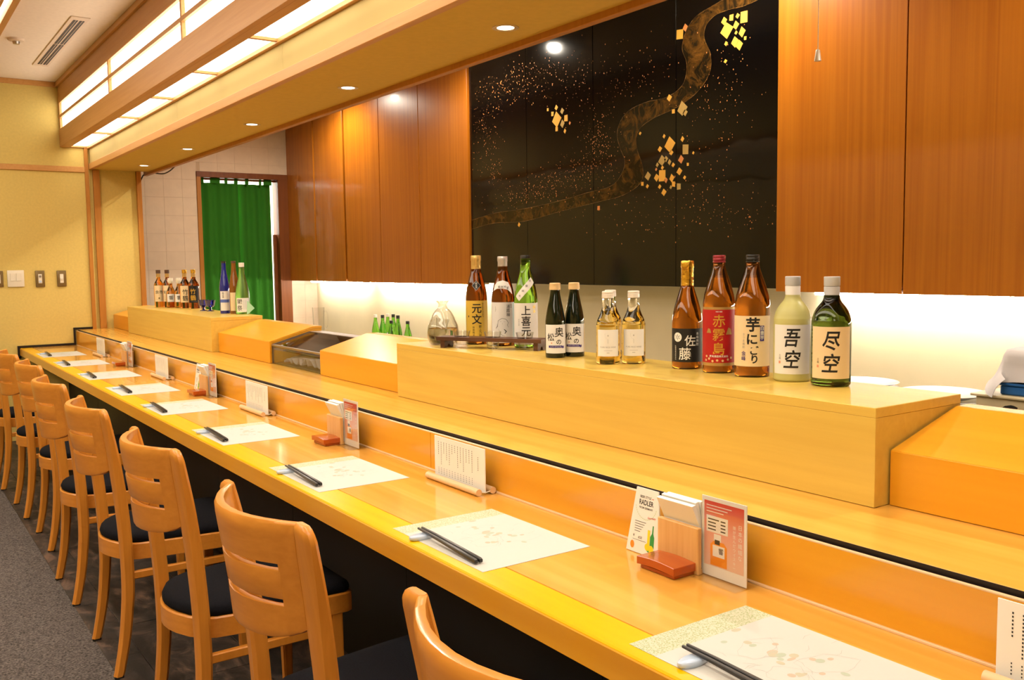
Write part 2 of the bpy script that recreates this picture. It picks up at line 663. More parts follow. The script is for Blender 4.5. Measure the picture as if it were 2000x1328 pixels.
def dup(o, parent=None):
    c = o.copy()
    COL.objects.link(c)
    c.parent = parent
    for ch in o.children:
        dup(ch, c)
    return c


def struct(name, bm, mat, label, cat):
    return tag(link(name, bm, mat), label, cat, kind='structure')


# ---------------------------------------------------------------- lettering
_font = bpy.data.curves.new('lettering', 'FONT')
_fo = bpy.data.objects.new('lettering_source', _font)
COL.objects.link(_fo)


def glyphs(body, size, bold=0.0, shear=0.0):
    """2D triangles of a line of text, centred on its ink box; returns bmesh in the x,y plane"""
    _font.body = body
    _font.size = 1
    _font.offset = bold
    _font.shear = shear
    _font.resolution_u = 3
    bpy.context.view_layer.update()
    dg = bpy.context.evaluated_depsgraph_get()
    ev = _fo.evaluated_get(dg)
    me = ev.to_mesh()
    bm = bmesh.new()
    bm.from_mesh(me)
    ev.to_mesh_clear()
    if bm.verts:
        xs = [v.co.x for v in bm.verts]
        ys = [v.co.y for v in bm.verts]
        cx, cy = (min(xs) + max(xs)) / 2, (min(ys) + max(ys)) / 2
        for v in bm.verts:
            v.co.x = (v.co.x - cx) * size
            v.co.y = (v.co.y - cy) * size
    return bm


def merge(dst, src, dx=0, dy=0, sx=1, sy=1, rot=0):
    mp = {}
    c, s = math.cos(rot), math.sin(rot)
    for v in src.verts:
        x, y = v.co.x * sx, v.co.y * sy
        mp[v] = dst.verts.new((x * c - y * s + dx, x * s + y * c + dy, 0))
    for q in src.faces:
        try:
            dst.faces.new([mp[v] for v in q.verts])
        except ValueError:
            pass
    src.free()


def line(dst, body, x, y, size, bold=0.0, sx=1, rot=0, shear=0):
    merge(dst, glyphs(body, size, bold, shear), x, y, sx, 1, rot)


def column(dst, body, x, ytop, size, pitch=1.05, bold=0.0, sx=1, shear=0):
    for i, ch in enumerate(body):
        merge(dst, glyphs(ch, size, bold, shear), x, ytop - size * (.5 + i * pitch), sx)


def rect2(dst, x0, x1, y0, y1):
    vs = [dst.verts.new(p) for p in ((x0, y0, 0), (x1, y0, 0), (x1, y1, 0), (x0, y1, 0))]
    dst.faces.new(vs)


def poly2(dst, pts):
    dst.faces.new([dst.verts.new((a, b, 0)) for a, b in pts])


def disc2(dst, x, y, rx, ry=None, n=20):
    poly2(dst, [(x + rx * math.cos(2 * PI * k / n), y + (ry or rx) * math.sin(2 * PI * k / n)) for k in range(n)])


def stroke2(dst, pts, w):
    """brush stroke with tapering ends"""
    pts = [Vector((p[0], p[1])) for p in pts]
    n = len(pts)
    L, R = [], []
    for i, p in enumerate(pts):
        d = (pts[min(i + 1, n - 1)] - pts[max(i - 1, 0)]).normalized()
        nn = Vector((-d.y, d.x))
        h = w * .5 * (.45 if i in (0, n - 1) else 1)
        L.append(dst.verts.new((*(p + nn * h), 0)))
        R.append(dst.verts.new((*(p - nn * h), 0)))
    for i in range(n - 1):
        dst.faces.new((L[i], L[i + 1], R[i + 1], R[i]))


def wrap(bm, R, proud, rfun=None, step=.003):
    """bend a flat print (x right, y up) round a cylinder whose front faces -Y"""
    if bm.verts:
        x0 = min(v.co.x for v in bm.verts)
        x1 = max(v.co.x for v in bm.verts)
        x = math.ceil(x0 / step) * step
        while x < x1:
            bmesh.ops.bisect_plane(bm, geom=bm.verts[:] + bm.edges[:] + bm.faces[:], plane_co=(x, 0, 0), plane_no=(1, 0, 0), dist=1e-7)
            x += step
        if rfun:
            y = min(v.co.y for v in bm.verts)
            y1 = max(v.co.y for v in bm.verts)
            while y < y1:
                bmesh.ops.bisect_plane(bm, geom=bm.verts[:] + bm.edges[:] + bm.faces[:], plane_co=(0, y, 0), plane_no=(0, 1, 0), dist=1e-7)
                y += .006
    for v in bm.verts:
        rr = (rfun(v.co.y) if rfun else R) + proud
        a = v.co.x / rr
        v.co = Vector((rr * math.sin(a), -rr * math.cos(a), v.co.y))
    for q in bm.faces:
        q.normal_update()
    bad = [q for q in bm.faces if q.normal.x * q.calc_center_median().x + q.normal.y * q.calc_center_median().y < 0]
    bmesh.ops.reverse_faces(bm, faces=bad)
    return bm


def flat(bm, off):
    """stand a flat print (x right, y up) up so that it faces -Y"""
    for v in bm.verts:
        v.co = Vector((v.co.x, -off, v.co.y))
    return bm


def N2():
    return bmesh.new()



# ================================================================ the setting
YW = 8.05      # end wall
YT = 8.67      # tiled wall beyond the counter
XC = 2.45      # face of the kitchen cabinets
XS = 2.73      # splash-back
ZC = 2.777     # ceiling
ZT = 1.0406    # top of the raised display boxes
ZL = .843      # ledge

floor = struct('floor', B(-3.6, 3.2, -2.6, YT + 2.2, -.10, -.004), 'carpet', 'dark grey brown carpet floor of the dining room', 'floor')
rows = ((-.346, -.238, 0), (-.238, .062, .28), (.062, .362, .1))
slate_i = 0
for x0, x1, sh in rows:
    y = 5.70 - 10 * .6 + sh
    while y < YW:
        y1 = min(y + .6, YW)
        link('slate_tile', B(x0 + .0015, x1 - .0015, y + .0015, y1 - .0015, -.004, .0 + .0006 * (slate_i % 3), bevel=.001), 'slate', floor)
        slate_i += 1
        y += .6

struct('wall_end', B(-3.6, .566, YW, YW + .12, 0, ZC + .1), 'wall', 'yellow cloth covered end wall with switches behind the counter end', 'wall')
struct('wall_return', B(.566, .95, YW + .02, YW + .14, 0, ZC), 'wall', 'narrow yellow wall panel between the two wooden posts at the counter end', 'wall')
struct('wall_left', B(-3.7, -3.6, -2.6, YW + .12, 0, ZC + .1), 'wall', 'yellow cloth covered side wall of the dining room', 'wall')
struct('wall_rear', B(-3.7, 3.3, -2.7, -2.6, 0, ZC + .1), 'wall', 'yellow cloth covered wall behind the viewer', 'wall')
struct('wall_kitchen', B(XS, XS + .12, -2.6, YT + 2.2, 0, ZC + .1), 'plaster', 'pale plaster splash-back wall lit from under the cabinets', 'wall')
struct('ceiling', B(-3.7, .36, -2.7, YW + .12, ZC, ZC + .1), 'ceiling', 'pale papered ceiling of the dining room', 'ceiling')
struct('ceiling_kitchen', B(1.04, XS + .12, -2.7, YT + .1, ZC + .0, ZC + .1), 'ceiling', 'pale ceiling above the kitchen side', 'ceiling')

# tiled wall, built as a grouted core with a doorway, each tile its own piece
tw = thing('wall_tile', 'beige tiled wall around the curtained doorway', 'wall', (1.5, YT, 0), kind='structure')
bm = bmesh.new()
DX0, DX1, DZ = 1.588, 2.452, 2.19
box(bm, .60, DX0, YT + .0018, YT + .12, 0, ZC)
box(bm, DX0, DX1, YT + .0018, YT + .12, DZ, ZC)
box(bm, DX1, XS, YT + .0018, YT + .12, 0, ZC)
wpart('grout_core', bm, 'grout', tw)
TS = .1635
tile_me = None
z = ZC - TS
while z > .55:
    x = DX0 - TS + .03
    xs = []
    k = -5
    while DX0 + .03 + k * TS < XS:
        xs.append(DX0 + .03 + k * TS)
        k += 1
    for x in xs:
        x0, x1, z0, z1 = x + .0008, x + TS - .0008, z + .0008, z + TS - .0008
        x1 = min(x1, XS - .001)
        if z1 > 0 and x0 < DX1 and x1 > DX0 and z0 < DZ:
            if x0 < DX0 - .03 and z0 < DZ:
                x1 = DX0 - .001
            elif z1 > DZ + .02 and z0 < DZ:
                z0 = DZ + .001
            elif x1 > DX1 + .03:
                x0 = DX1 + .001
            else:
                continue
        if x1 - x0 < .01:
            continue
        wpart('tile', B(x0, x1, YT, YT + .007, z0, z1, bevel=.0006), 'tile', tw)
    z -= TS

# doorway: frame, lintel, jambs
d = thing('door_1', 'brown wooden door frame around the green curtain', 'door', (2.0, YT, 0), kind='structure')
wpart('jamb', B(DX0 - .004, DX0 + .034, YT - .012, YT + .14, 0, DZ, bevel=.002), 'trim_z', d)
wpart('jamb', B(DX1 - .10, DX1 + .012, YT - .012, YT + .14, 0, DZ, bevel=.002), 'jamb', d)
wpart('lintel', B(DX0 - .004, DX1 + .012, YT - .013, YT + .14, DZ - .038, DZ + .012, bevel=.002), 'jamb', d)
wpart('sliding_door_edge', B(2.32, 2.352, YT + .06, YT + .09, 0, 1.63, bevel=.002), 'jamb', d)

# bright back room seen past the curtain
struct('wall_backroom', B(1.0, XS, YT + 2.0, YT + 2.1, 0, ZC), 'white_wall', 'white wall of the lit room behind the green curtain', 'wall')
struct('wall_backroom_side', B(.95, 1.05, YT + .12, YT + 2.1, 0, ZC), 'white_wall', 'white side wall of the room behind the green curtain', 'wall')
struct('ceiling_backroom', B(.95, XS, YT + .1, YT + 2.1, ZC, ZC + .1), 'white_wall', 'white ceiling of the room behind the green curtain', 'ceiling')
tag(link('wall_sign', B(1.78, 1.93, YT + 1.96, YT + 1.995, 2.28, 2.42, bevel=.003), 'signgreen'), 'bright green sign glimpsed above the curtain rod', 'sign')
lamp('backroom_light', 'AREA', (1.9, YT + 1.1, 2.7), BACKROOM, (.95, 1, 1), .8, 1.0)

# posts and rails on the end wall
struct('trim_1', B(.528, .556, YW - .018, YW + .01, ZL, 2.285, bevel=.002), 'trim_z', 'slim wooden post at the end of the yellow wall', 'trim')
struct('trim_2', B(.588, .637, YW - .006, YW + .03, ZL, 2.116, bevel=.002), 'trim_z', 'wooden post under the soffit where the ledge ends', 'trim')
struct('trim_3', B(.918, .955, YW - .012, YW + .15, .9, 2.116, bevel=.002), 'trim_z', 'wooden corner post beside the tiled wall', 'trim')
struct('trim_4', B(-3.6, .53, YW - .014, YW + .005, 2.090, 2.133, bevel=.002), 'trim', 'horizontal wooden picture rail on the yellow wall', 'trim')
struct('trim_5', B(-3.6, .36, YW - .014, YW + .005, 2.738, ZC, bevel=.002), 'trim', 'wooden cornice where the yellow wall meets the ceiling', 'trim')
struct('trim_6', PR([(-.018, .640), (.004, .640), (.004, .7215), (.399, .7215), (.399, .8445), (.53, .8445), (.53, .860), (.385, .860), (.385, .738), (-.018, .738)], 'y', YW - .012, YW + .002),
       'blacktrim', 'stepped black strip on the wall following the counter profile', 'trim')

# soffit above the counter
sf = thing('soffit', 'long soffit with cream fascia and mustard underside above the counter', 'ceiling', (.8, 3, 2.115), kind='structure')
wpart('underside', B(.575, 1.03, -2.6, YW + .02, 2.118, 2.135), 'soffit', sf)
Y = [-2.6, -1.0, .7, 2.2, 3.86, 5.5, 7.15, YW]
for a, b in zip(Y, Y[1:]):
    wpart('fascia_board', B(.570, .580, a + .0007, b - .0007, 2.15, 2.300), 'wall_cream', sf)
wpart('front_rail', B(.560, .592, -2.6, YW, 2.115, 2.161, bevel=.002), 'trim', sf)
wpart('top_rail', B(.552, .575, -2.6, YW, 2.276, 2.302, bevel=.002), 'trim', sf)
wpart('back_rail', B(1.015, 1.046, -2.6, YW + .16, 2.095, 2.135, bevel=.002), 'trim_z', sf)
wpart('back_board', B(1.03, 1.042, -2.6, YW + .02, 2.13, ZC), 'wall_cream', sf)

# ================================================================ paper lantern along the soffit
ln = thing('shoji_lantern', 'long wooden paper-paned lantern box running above the counter', 'lamp', (.45, 3, 2.28))
wpart('cornice', B(.345, .385, -2.6, YW - .001, 2.740, ZC, bevel=.002), 'lantern', ln)
wpart('upper_board', B(.362, .384, -2.6, YW - .001, 2.614, 2.742, bevel=.002), 'lantern', ln)
wpart('lower_board', B(.358, .382, -2.6, YW - .001, 2.279, 2.416, bevel=.002), 'lantern', ln)
wpart('lower_lip', B(.380, .428, -2.6, YW - .001, 2.279, 2.290, bevel=.001), 'lantern', ln)
wpart('middle_rail', B(.360, .380, -2.6, YW - .001, 2.499, 2.522, bevel=.001), 'lantern', ln)
yb = [7.98 - 1.63 * k - .08 for k in range(0, 7)]
vb = [YW - .02] + [6.25 - 1.63 * k for k in range(0, 6)]
for y in vb:
    wpart('upright_bar', B(.364, .384, y - .012, y + .012, 2.41, 2.62, bevel=.001), 'lantern', ln)
for a, b in zip(vb, vb[1:]):
    for z0, z1 in ((2.416, 2.50), (2.52, 2.614)):
        wpart('front_pane', B(.383, .386, b + .012, a - .012, z0 - .004, z1 + .004), 'shoji', ln)
cb = [YW - .015] + [7.16 - .82 * k for k in range(0, 12)]
for y in cb:
    wpart('cross_bar', B(.42, .556, y - .010, y + .010, 2.283, 2.300, bevel=.001), 'lantern', ln)
for a, b in zip(cb, cb[1:]):
    wpart('bottom_pane', B(.424, .556, b + .010, a - .010, 2.296, 2.300), 'shoji', ln)

# second paper light set in the dining room ceiling, only its edge shows
cl = thing('ceiling_lantern', 'wood framed paper ceiling light at the top left edge', 'lamp', (-.6, 3, 2.70))
for x0, x1 in ((-.245, -.212), (-.30, -.282), (-1.03, -1.0)):
    wpart('frame_rail', B(x0, x1, -1.2, 7.2, 2.70, ZC, bevel=.002), 'lantern', cl)
for y in (-1.2, 1.6, 4.4, 7.2):
    wpart('cross_rail', B(-1.0, -.245, y - .014, y + .014, 2.705, ZC, bevel=.002), 'lantern', cl)
for y0, y1 in ((-1.186, 1.586), (1.614, 4.386), (4.414, 7.186)):
    wpart('light_pane', B(-.999, -.302, y0, y1, 2.735, 2.74), 'roomlight', cl)
    wpart('light_pane', B(-.281, -.246, y0, y1, 2.735, 2.74), 'roomlight', cl)

cl_added = thing('ceiling_lantern', 'added unseen wood framed ceiling light that brightens the counter front and chair backs', 'lamp', (-2.5, 3, 2.70))  # added out of view to throw more light on counter front and chair backs
for x0, x1 in ((-2.93, -2.9), (-2.13, -2.1)):
    wpart('frame_rail', B(x0, x1, -1.2, 7.2, 2.70, ZC, bevel=.002), 'lantern', cl_added)
for y in (-1.2, 1.6, 4.4, 7.2):
    wpart('cross_rail', B(-2.9, -2.13, y - .014, y + .014, 2.705, ZC, bevel=.002), 'lantern', cl_added)
for y0, y1 in ((-1.186, 1.586), (1.614, 4.386), (4.414, 7.186)):
    wpart('light_pane', B(-2.899, -2.131, y0, y1, 2.735, 2.74), 'roomlight', cl_added)

# soffit downlights
where = ['nearest to the viewer, beyond the frame edge', 'biggest in view, left of the black mural', 'second from the black mural', 'third from the black mural', 'fourth, above the far wooden panels', 'smallest, above the far corner post']
for i, y in enumerate((1.38, 2.622, 3.866, 5.125, 6.392, 7.58)):
    dl = thing('downlight', 'round recessed soffit downlight, ' + where[i], 'lamp', (.872, y, 2.118), group='soffit downlights')
    link('trim_ring', LA([(.030, -.001), (.041, -.003), (.046, -.0015), (.046, .004), (.030, .004)], 32, closed=True), 'ring', dl, 50)
    link('lens', LA([(0, -.0005), (.029, -.0005), (.031, .003), (0, .003)], 32), 'lens', dl)
    lamp('downlight_beam', 'SPOT', (.872, y, 2.105), SPOT, (1, .88, .68), .03, spot=math.radians(115), parent=dl)

# ceiling vent and detector
v = thing('ceiling_vent', 'long slotted air vent in the pale ceiling', 'vent', (.16, 6.65, ZC))
wpart('frame', B(.108, .212, 5.90, 7.43, ZC - .006, ZC + .001, bevel=.002), 'vent', v)
for x in (.135, .170):
    for y0, y1 in ((5.97, 6.65), (6.67, 7.36)):
        wpart('slot', B(x - .003, x + .023, y0, y1, ZC - .0075, ZC - .004), 'ventdark', v)
        wpart('blade', B(x + .0095, x + .0120, y0, y1, ZC - .0085, ZC - .006), 'vent', v)
dt = thing('ceiling_detector', 'small white round detector on the ceiling', 'detector', (-.083, 6.667, ZC))
link('base', LA([(0, 0), (.05, 0), (.046, -.012), (.03, -.016), (0, -.016)], 24), 'vent', dt, 40)
link('sensor', LA([(0, -.016), (.022, -.016), (.018, -.032), (0, -.034)], 20), 'grey_metal', dt, 40)

# switches on the end wall
def switch(x0, x1, z0, z1, mat, label, kind):
    s = thing('wall_switch', label, 'switch', ((x0 + x1) / 2, YW, z0))
    wpart('plate', B(x0, x1, YW - .012, YW, z0, z1, bevel=.004, seg=2), mat, s, 40)
    xm = (x0 + x1) / 2
    if kind == 'double':
        for a, b in ((x0 + .02, xm - .004), (xm + .004, x1 - .02)):
            wpart('rocker', B(a, b, YW - .016, YW - .011, z0 + .045, z1 - .022, bevel=.002), 'white_plastic', s)
    else:
        wpart('insert', B(xm - .013, xm + .013, YW - .015, YW - .011, z0 + .028, z1 - .028, bevel=.001), 'white_plastic', s)
        if kind == 'dial':
            for zz, mm in ((z1 - .046, 'grey_metal'), (z0 + .042, 'porcelain')):
                bm = LA([(0, 0), (.009, 0), (.008, .006), (0, .006)], 16)
                bmesh.ops.rotate(bm, verts=bm.verts, matrix=Matrix.Rotation(PI / 2, 3, 'X'))
                bmesh.ops.translate(bm, verts=bm.verts, vec=(xm, YW - .014, zz))
                wpart('button', bm, mm, s)
        else:
            wpart('toggle', B(xm - .008, xm + .008, YW - .020, YW - .014, (z0 + z1) / 2 - .012, (z0 + z1) / 2 + .006, bevel=.002), 'white_plastic', s)

switch(-.060, .056, 1.195, 1.323, 'white_plastic', 'square white double switch plate on the yellow wall', 'double')
switch(.134, .199, 1.190, 1.318, 'olive', 'brown switch plate with a round dial, between two other plates', 'dial')
switch(.286, .353, 1.190, 1.316, 'olive', 'brown switch plate with a small toggle, nearest the wooden post', 'toggle')
switch(-.152, -.087, 1.197, 1.320, 'olive', 'brown switch plate cut by the left picture edge', 'toggle')

# ================================================================ kitchen cabinets and mural
ZB = 1.183
cab = [(8.665, 8.022, 0), (7.994, 7.385, 0), (7.345, 6.704, 0), (6.697, 6.060, 0), (6.052, 5.378, 0), (2.762, 2.140, .012), (2.134, 1.50, .012), (1.494, .85, .012), (.844, .2, .012), (.194, -.45, .012)]
cab_names = ['first from the tiled doorway', 'second from the tiled doorway, before the dark gap', 'just past the dark gap', 'fourth from the doorway', 'touching the left edge of the black mural', 'touching the right edge of the black mural', 'at the far right of the picture',
             'beyond the right picture edge', 'two past the right picture edge', 'three past the right picture edge']
for (y1, y0, pr), nm in zip(cab, cab_names):
    c = thing('wall_cabinet', 'tall reddish wood wall cabinet, ' + nm, 'cabinet', (XS - .02, (y0 + y1) / 2, ZB), group='reddish wall cabinets')
    wpart('door', B(XC - pr, XC + .02 - pr, y0, y1, ZB, ZC - .002, bevel=.0015), 'panel', c)
    wpart('carcass', B(XC + .021 - pr, XS - .001, y0 + .004, y1 - .004, ZB + .012, ZC - .002), 'jamb', c)
c = tag(link('filler_strip', B(XC + .22, XS - .001, 7.345, 7.385, ZB + .004, ZC - .002), 'jamb'), 'dark recessed strip between two cabinets left of the mural', 'filler')

for y0, y1, nm in ((7.42, 8.60, 'near the doorway'), (5.45, 7.30, 'left of the mural'), (.1, 2.72, 'right of the mural')):
    t = thing('under_cabinet_light', 'slim tube light under the wall cabinets ' + nm, 'lamp', (XS - .10, (y0 + y1) / 2, ZB - .01))
    wpart('housing', B(XS - .125, XS - .075, y0, y1, ZB - .004, ZB + .012, bevel=.002), 'white_plastic', t)
    wpart('tube', TU([(XS - .10, y0 + .03, ZB - .012), (XS - .10, y1 - .03, ZB - .012)], .009, 10), 'tube', t, 40)

mu = thing('mural', 'black lacquer mural with gold leaf squares and a winding gold band', 'mural', (XC + .02, 4.06, ZB + .01))
XM = XC + .018
ys = [5.372, 4.720, 4.077, 3.425, 2.766]
for a, b in zip(ys, ys[1:]):
    wpart('lacquer_panel', B(XM, XM + .02, b + .0015, a - .0015, ZB + .012, ZC - .002, bevel=.001), 'mural', mu)
wpart('backing', B(XM + .021, XS - .001, ys[-1] + .004, ys[0] - .004, ZB + .02, ZC - .002), 'black', mu)
RL = [(5.37, 1.559), (5.096, 1.59), (4.752, 1.587), (4.384, 1.629), (4.054, 1.662), (3.827, 1.687), (3.684, 1.744), (3.67, 1.827), (3.711, 1.916), (3.718, 1.982), (3.683, 2.034), (3.574, 2.071), (3.444, 2.094), (3.32, 2.133), (3.236, 2.185), (3.189, 2.254), (3.196, 2.332), (3.231, 2.398), (3.225, 2.456), (3.168, 2.495), (3.078, 2.504), (2.959, 2.501), (2.77, 2.53)]
RR = [(5.37, 1.62), (5.094, 1.654), (4.75, 1.665), (4.383, 1.692), (4.133, 1.722), (3.93, 1.743), (3.841, 1.799), (3.811, 1.869), (3.847, 1.94), (3.872, 2.01), (3.854, 2.075), (3.781, 2.132), (3.642, 2.159), (3.496, 2.16), (3.394, 2.193), (3.357, 2.24), (3.351, 2.309), (3.382, 2.385), (3.357, 2.458), (3.297, 2.514), (3.203, 2.54), (3.0, 2.58), (2.77, 2.63)]
A_, B_ = smooth_curve(RL, 4), smooth_curve(RR, 4)
bm = bmesh.new()
va = [bm.verts.new((XM - .0006, min(max(p[0], 2.768), 5.37), p[1])) for p in A_]
vb_ = [bm.verts.new((XM - .0006, min(max(p[0], 2.768), 5.37), p[1])) for p in B_]
for i in range(len(va) - 1):
    try:
        bm.faces.new((va[i], va[i + 1], vb_[i + 1], vb_[i]))
    except ValueError:
        pass
bmesh.ops.recalc_face_normals(bm, faces=bm.faces[:])
if sum(q.normal.x for q in bm.faces) > 0:
    bmesh.ops.reverse_faces(bm, faces=bm.faces[:])
wpart('gold_dust_band', bm, 'ribbon', mu)
for C_ in (A_, B_):
    bm = bmesh.new()
    pts = [(min(max(p[0], 2.769), 5.369), p[1]) for p in C_]
    N_ = []
    for i, p in enumerate(pts):
        a, b = pts[max(i - 1, 0)], pts[min(i + 1, len(pts) - 1)]
        d_ = Vector((b[0] - a[0], b[1] - a[1]))
        d_ = d_.normalized() if d_.length > 1e-6 else Vector((1, 0))
        w_ = .0014 + .0008 * math.sin(i * 1.7)
        N_.append((bm.verts.new((XM - .0009, p[0] - d_.y * w_, p[1] + d_.x * w_)), bm.verts.new((XM - .0009, p[0] + d_.y * w_, p[1] - d_.x * w_))))
    for a, b in zip(N_, N_[1:]):
        bm.faces.new((a[0], b[0], b[1], a[1]))
    wpart('band_edge', bm, 'band_edge', mu)
flakes = [(4.411, 2.17, 0.042, 0.025), (4.358, 2.213, 0.018, 0.012), (4.322, 2.166, 0.022, 0.013), (4.356, 2.138, 0.022, 0.014), (4.413, 2.239, 0.017, 0.01), (4.412, 2.115, 0.016, 0.009), (4.333, 2.093, 0.014, 0.008), (4.452, 2.209, 0.014, 0.009), (4.287, 2.133, 0.01, 0.006), (4.497, 2.24, 0.01, 0.006), (3.09, 2.413, 0.035, 0.027), (3.105, 2.458, 0.018, 0.014), (3.061, 2.464, 0.014, 0.01), (3.023, 2.463, 0.011, 0.009), (2.984, 2.45, 0.026, 0.02), (3.033, 2.422, 0.017, 0.013), (2.996, 2.384, 0.02, 0.016), (3.038, 2.349, 0.022, 0.017), (3.011, 2.328, 0.02, 0.015), (3.031, 2.388, 0.009, 0.006), (2.976, 2.353, 0.008, 0.007), (3.093, 2.351, 0.011, 0.008), (3.397, 2.456, 0.027, 0.019), (3.36, 2.482, 0.017, 0.012), (3.472, 2.155, 0.016, 0.012), (3.381, 2.087, 0.032, 0.023), (3.359, 2.066, 0.015, 0.01), (3.442, 2.083, 0.012, 0.008), (3.096, 2.269, 0.009, 0.007), (3.689, 2.003, 0.01, 0.006), (3.467, 1.919, 0.037, 0.026), (3.356, 1.885, 0.025, 0.018), (3.54, 1.905, 0.014, 0.01), (3.509, 1.967, 0.011, 0.007), (3.378, 1.937, 0.012, 0.009), (3.457, 1.877, 0.013, 0.009), (3.524, 1.844, 0.026, 0.018), (3.495, 1.849, 0.014, 0.01), (3.387, 1.837, 0.018, 0.013), (3.47, 1.831, 0.013, 0.009), (3.444, 1.814, 0.012, 0.008), (3.559, 1.825, 0.011, 0.007), (3.522, 1.808, 0.011, 0.007), (3.399, 1.778, 0.017, 0.013), (3.629, 1.775, 0.023, 0.016), (3.565, 1.762, 0.018, 0.013), (3.522, 1.768, 0.029, 0.021), (3.454, 1.749, 0.018, 0.012), (3.495, 1.742, 0.013, 0.009), (3.362, 1.745, 0.01, 0.007), (3.441, 1.718, 0.014, 0.01), (3.403, 1.704, 0.016, 0.012), (3.673, 1.737, 0.012, 0.008), (3.634, 1.721, 0.012, 0.008), (3.541, 1.712, 0.011, 0.008), (3.46, 1.703, 0.009, 0.007), (3.511, 1.681, 0.019, 0.013), (3.341, 1.808, 0.009, 0.006), (3.303, 1.861, 0.007, 0.005), (4.032, 1.63, 0.014, 0.009), (4.81, 1.567, 0.015, 0.009), (3.568, 1.803, 0.008, 0.006)]
rnd = random.Random(5)
for i, (y, z, sy, sz) in enumerate(flakes):
    s = (sy + sz * 1.3) / 2 * 1.2
    n4 = [(-1, -.15), (.05, -1), (1, .12), (-.08, 1)]
    if rnd.random() < .25:
        n4 = [(-.75, -.8), (.7, -.9), (.8, .75), (-.7, .85)]
    pts = [(y - a * s * rnd.uniform(.8, 1.05), z + b * s * rnd.uniform(.85, 1.1)) for a, b in n4]
    wpart('gold_square', PR(pts, 'x', XM - .0016, XM - .0002), rnd.choice(['gold_leaf', 'gold_leaf', 'gold_leaf', 'gold_pale', 'gold_orange']), mu)
bm = bmesh.new()
spots = [(4.73, 2.45, .40, .09, 330), (5.15, 2.28, .16, .16, 160), (5.20, 2.05, .12, .10, 50), (5.07, 1.92, .06, .05, 70), (4.64, 1.77, .36, .06, 260), (4.25, 1.85, .22, .06, 150), (4.02, 1.99, .13, .14, 230), (3.75, 2.33, .28, .12, 130),
         (4.2, 2.30, .20, .1, 80), (3.12, 2.21, .14, .12, 60), (3.17, 2.05, .18, .10, 70), (3.48, 1.61, .35, .08, 70), (3.08, 1.55, .2, .07, 80), (3.55, 1.50, .4, .05, 40), (3.2, 1.78, .2, .10, 60), (4.1, 1.60, .5, .05, 30)]
for cy, cz, sy, sz, n in spots:
    for _ in range(n):
        y, z = rnd.gauss(cy, sy * .7), rnd.gauss(cz, sz * .8)
        if not (2.77 < y < 5.37 and ZB + .03 < z < 2.7):
            continue
        s = rnd.choice((.0011, .0014, .0018, .0022, .0032))
        a = rnd.uniform(0, PI)
        vs = [bm.verts.new((XM - .0008, y + s * math.cos(a + k * PI / 2), z + s * 1.3 * math.sin(a + k * PI / 2))) for k in range(4)]
        bm.faces.new(vs)
wpart('gold_specks', bm, 'gold_orange', mu)['kind'] = 'stuff'

# kitchen ceiling downlights (their glints show on the lacquer)
for y, nm in ((.9, 'nearest the viewer'), (2.9, 'in front of the mural'), (5.0, 'left of the mural'), (7.2, 'near the tiled doorway')):
    k = thing('kitchen_downlight', 'round downlight in the kitchen ceiling ' + nm, 'lamp', (2.03, y, ZC), group='kitchen ceiling downlights')
    link('trim_ring', LA([(.036, -.001), (.048, -.004), (.052, 0), (.036, .002)], 32, closed=True), 'ring', k, 50)
    link('lens', LA([(0, -.001), (.035, -.001), (.036, .002), (0, .002)], 32), 'lens', k)
    lamp('kitchen_beam', 'SPOT', (2.03, y, ZC - .02), KITCHEN, (1, .9, .74), .03, spot=math.radians(172), parent=k)

# back worktop
wk = thing('back_worktop', 'pale back counter along the kitchen wall', 'counter', (2.3, 3, 0))
wpart('top', B(1.80, XS - .001, -1.5, YT - .02, .585, .62, bevel=.003), 'worktop', wk)
wpart('cabinet_front', B(1.84, XS - .001, -1.5, YT - .02, 0, .584), 'steel', wk)


# ================================================================ the counter
ct = thing('sushi_counter', 'long wooden sushi counter with raised ledge and black base', 'counter', (.2, 3.5, 0))
Y0 = -1.2
wpart('front_plank', B(0, .082, Y0, YW - .013, .664, .72, bevel=.003), 'counter_edge', ct)
wpart('front_facing', B(-.004, 0, Y0, YW - .013, .663, .7165, bevel=.0015), 'riser', ct)
wpart('top_board', B(.0825, .4045, Y0, YW - .013, .664, .72), 'counter', ct)
wpart('base_bead', B(.399, .4055, Y0, YW - .013, .7195, .7245, bevel=.001), 'dowel', ct)
for a, b in ((Y0, 2.368), (2.370, YW - .013)):
    wpart('riser_board', B(.4045, .4115, a, b, .715, .833, bevel=.001), 'riser', ct)
wpart('riser_edge', B(.4042, .4112, Y0, YW - .013, .8305, .8345, bevel=.001), 'dowel', ct)
wpart('ledge_edge', B(.4192, .4204, Y0, YW - .013, .80, ZL - .0008), 'blacktrim', ct)
wpart('shadow_gap', B(.4118, .4190, Y0, YW - .013, .70, .8290), 'blacktrim', ct)
for a, b in ((Y0, 2.309), (2.310, YW + .02)):
    wpart('ledge_board', B(.4205, 1.0, a, b, .815, ZL, bevel=.001), 'ledge', ct)
yy = Y0
while yy < YW - .02:
    y1 = min(yy + .9, YW)
    wpart('base_panel', B(.33, .345, yy + .001, y1 - .001, .01, .663), 'black', ct)
    yy += .9
wpart('service_side', B(.98, 1.0, Y0, YW, 0, .815), 'black', ct)

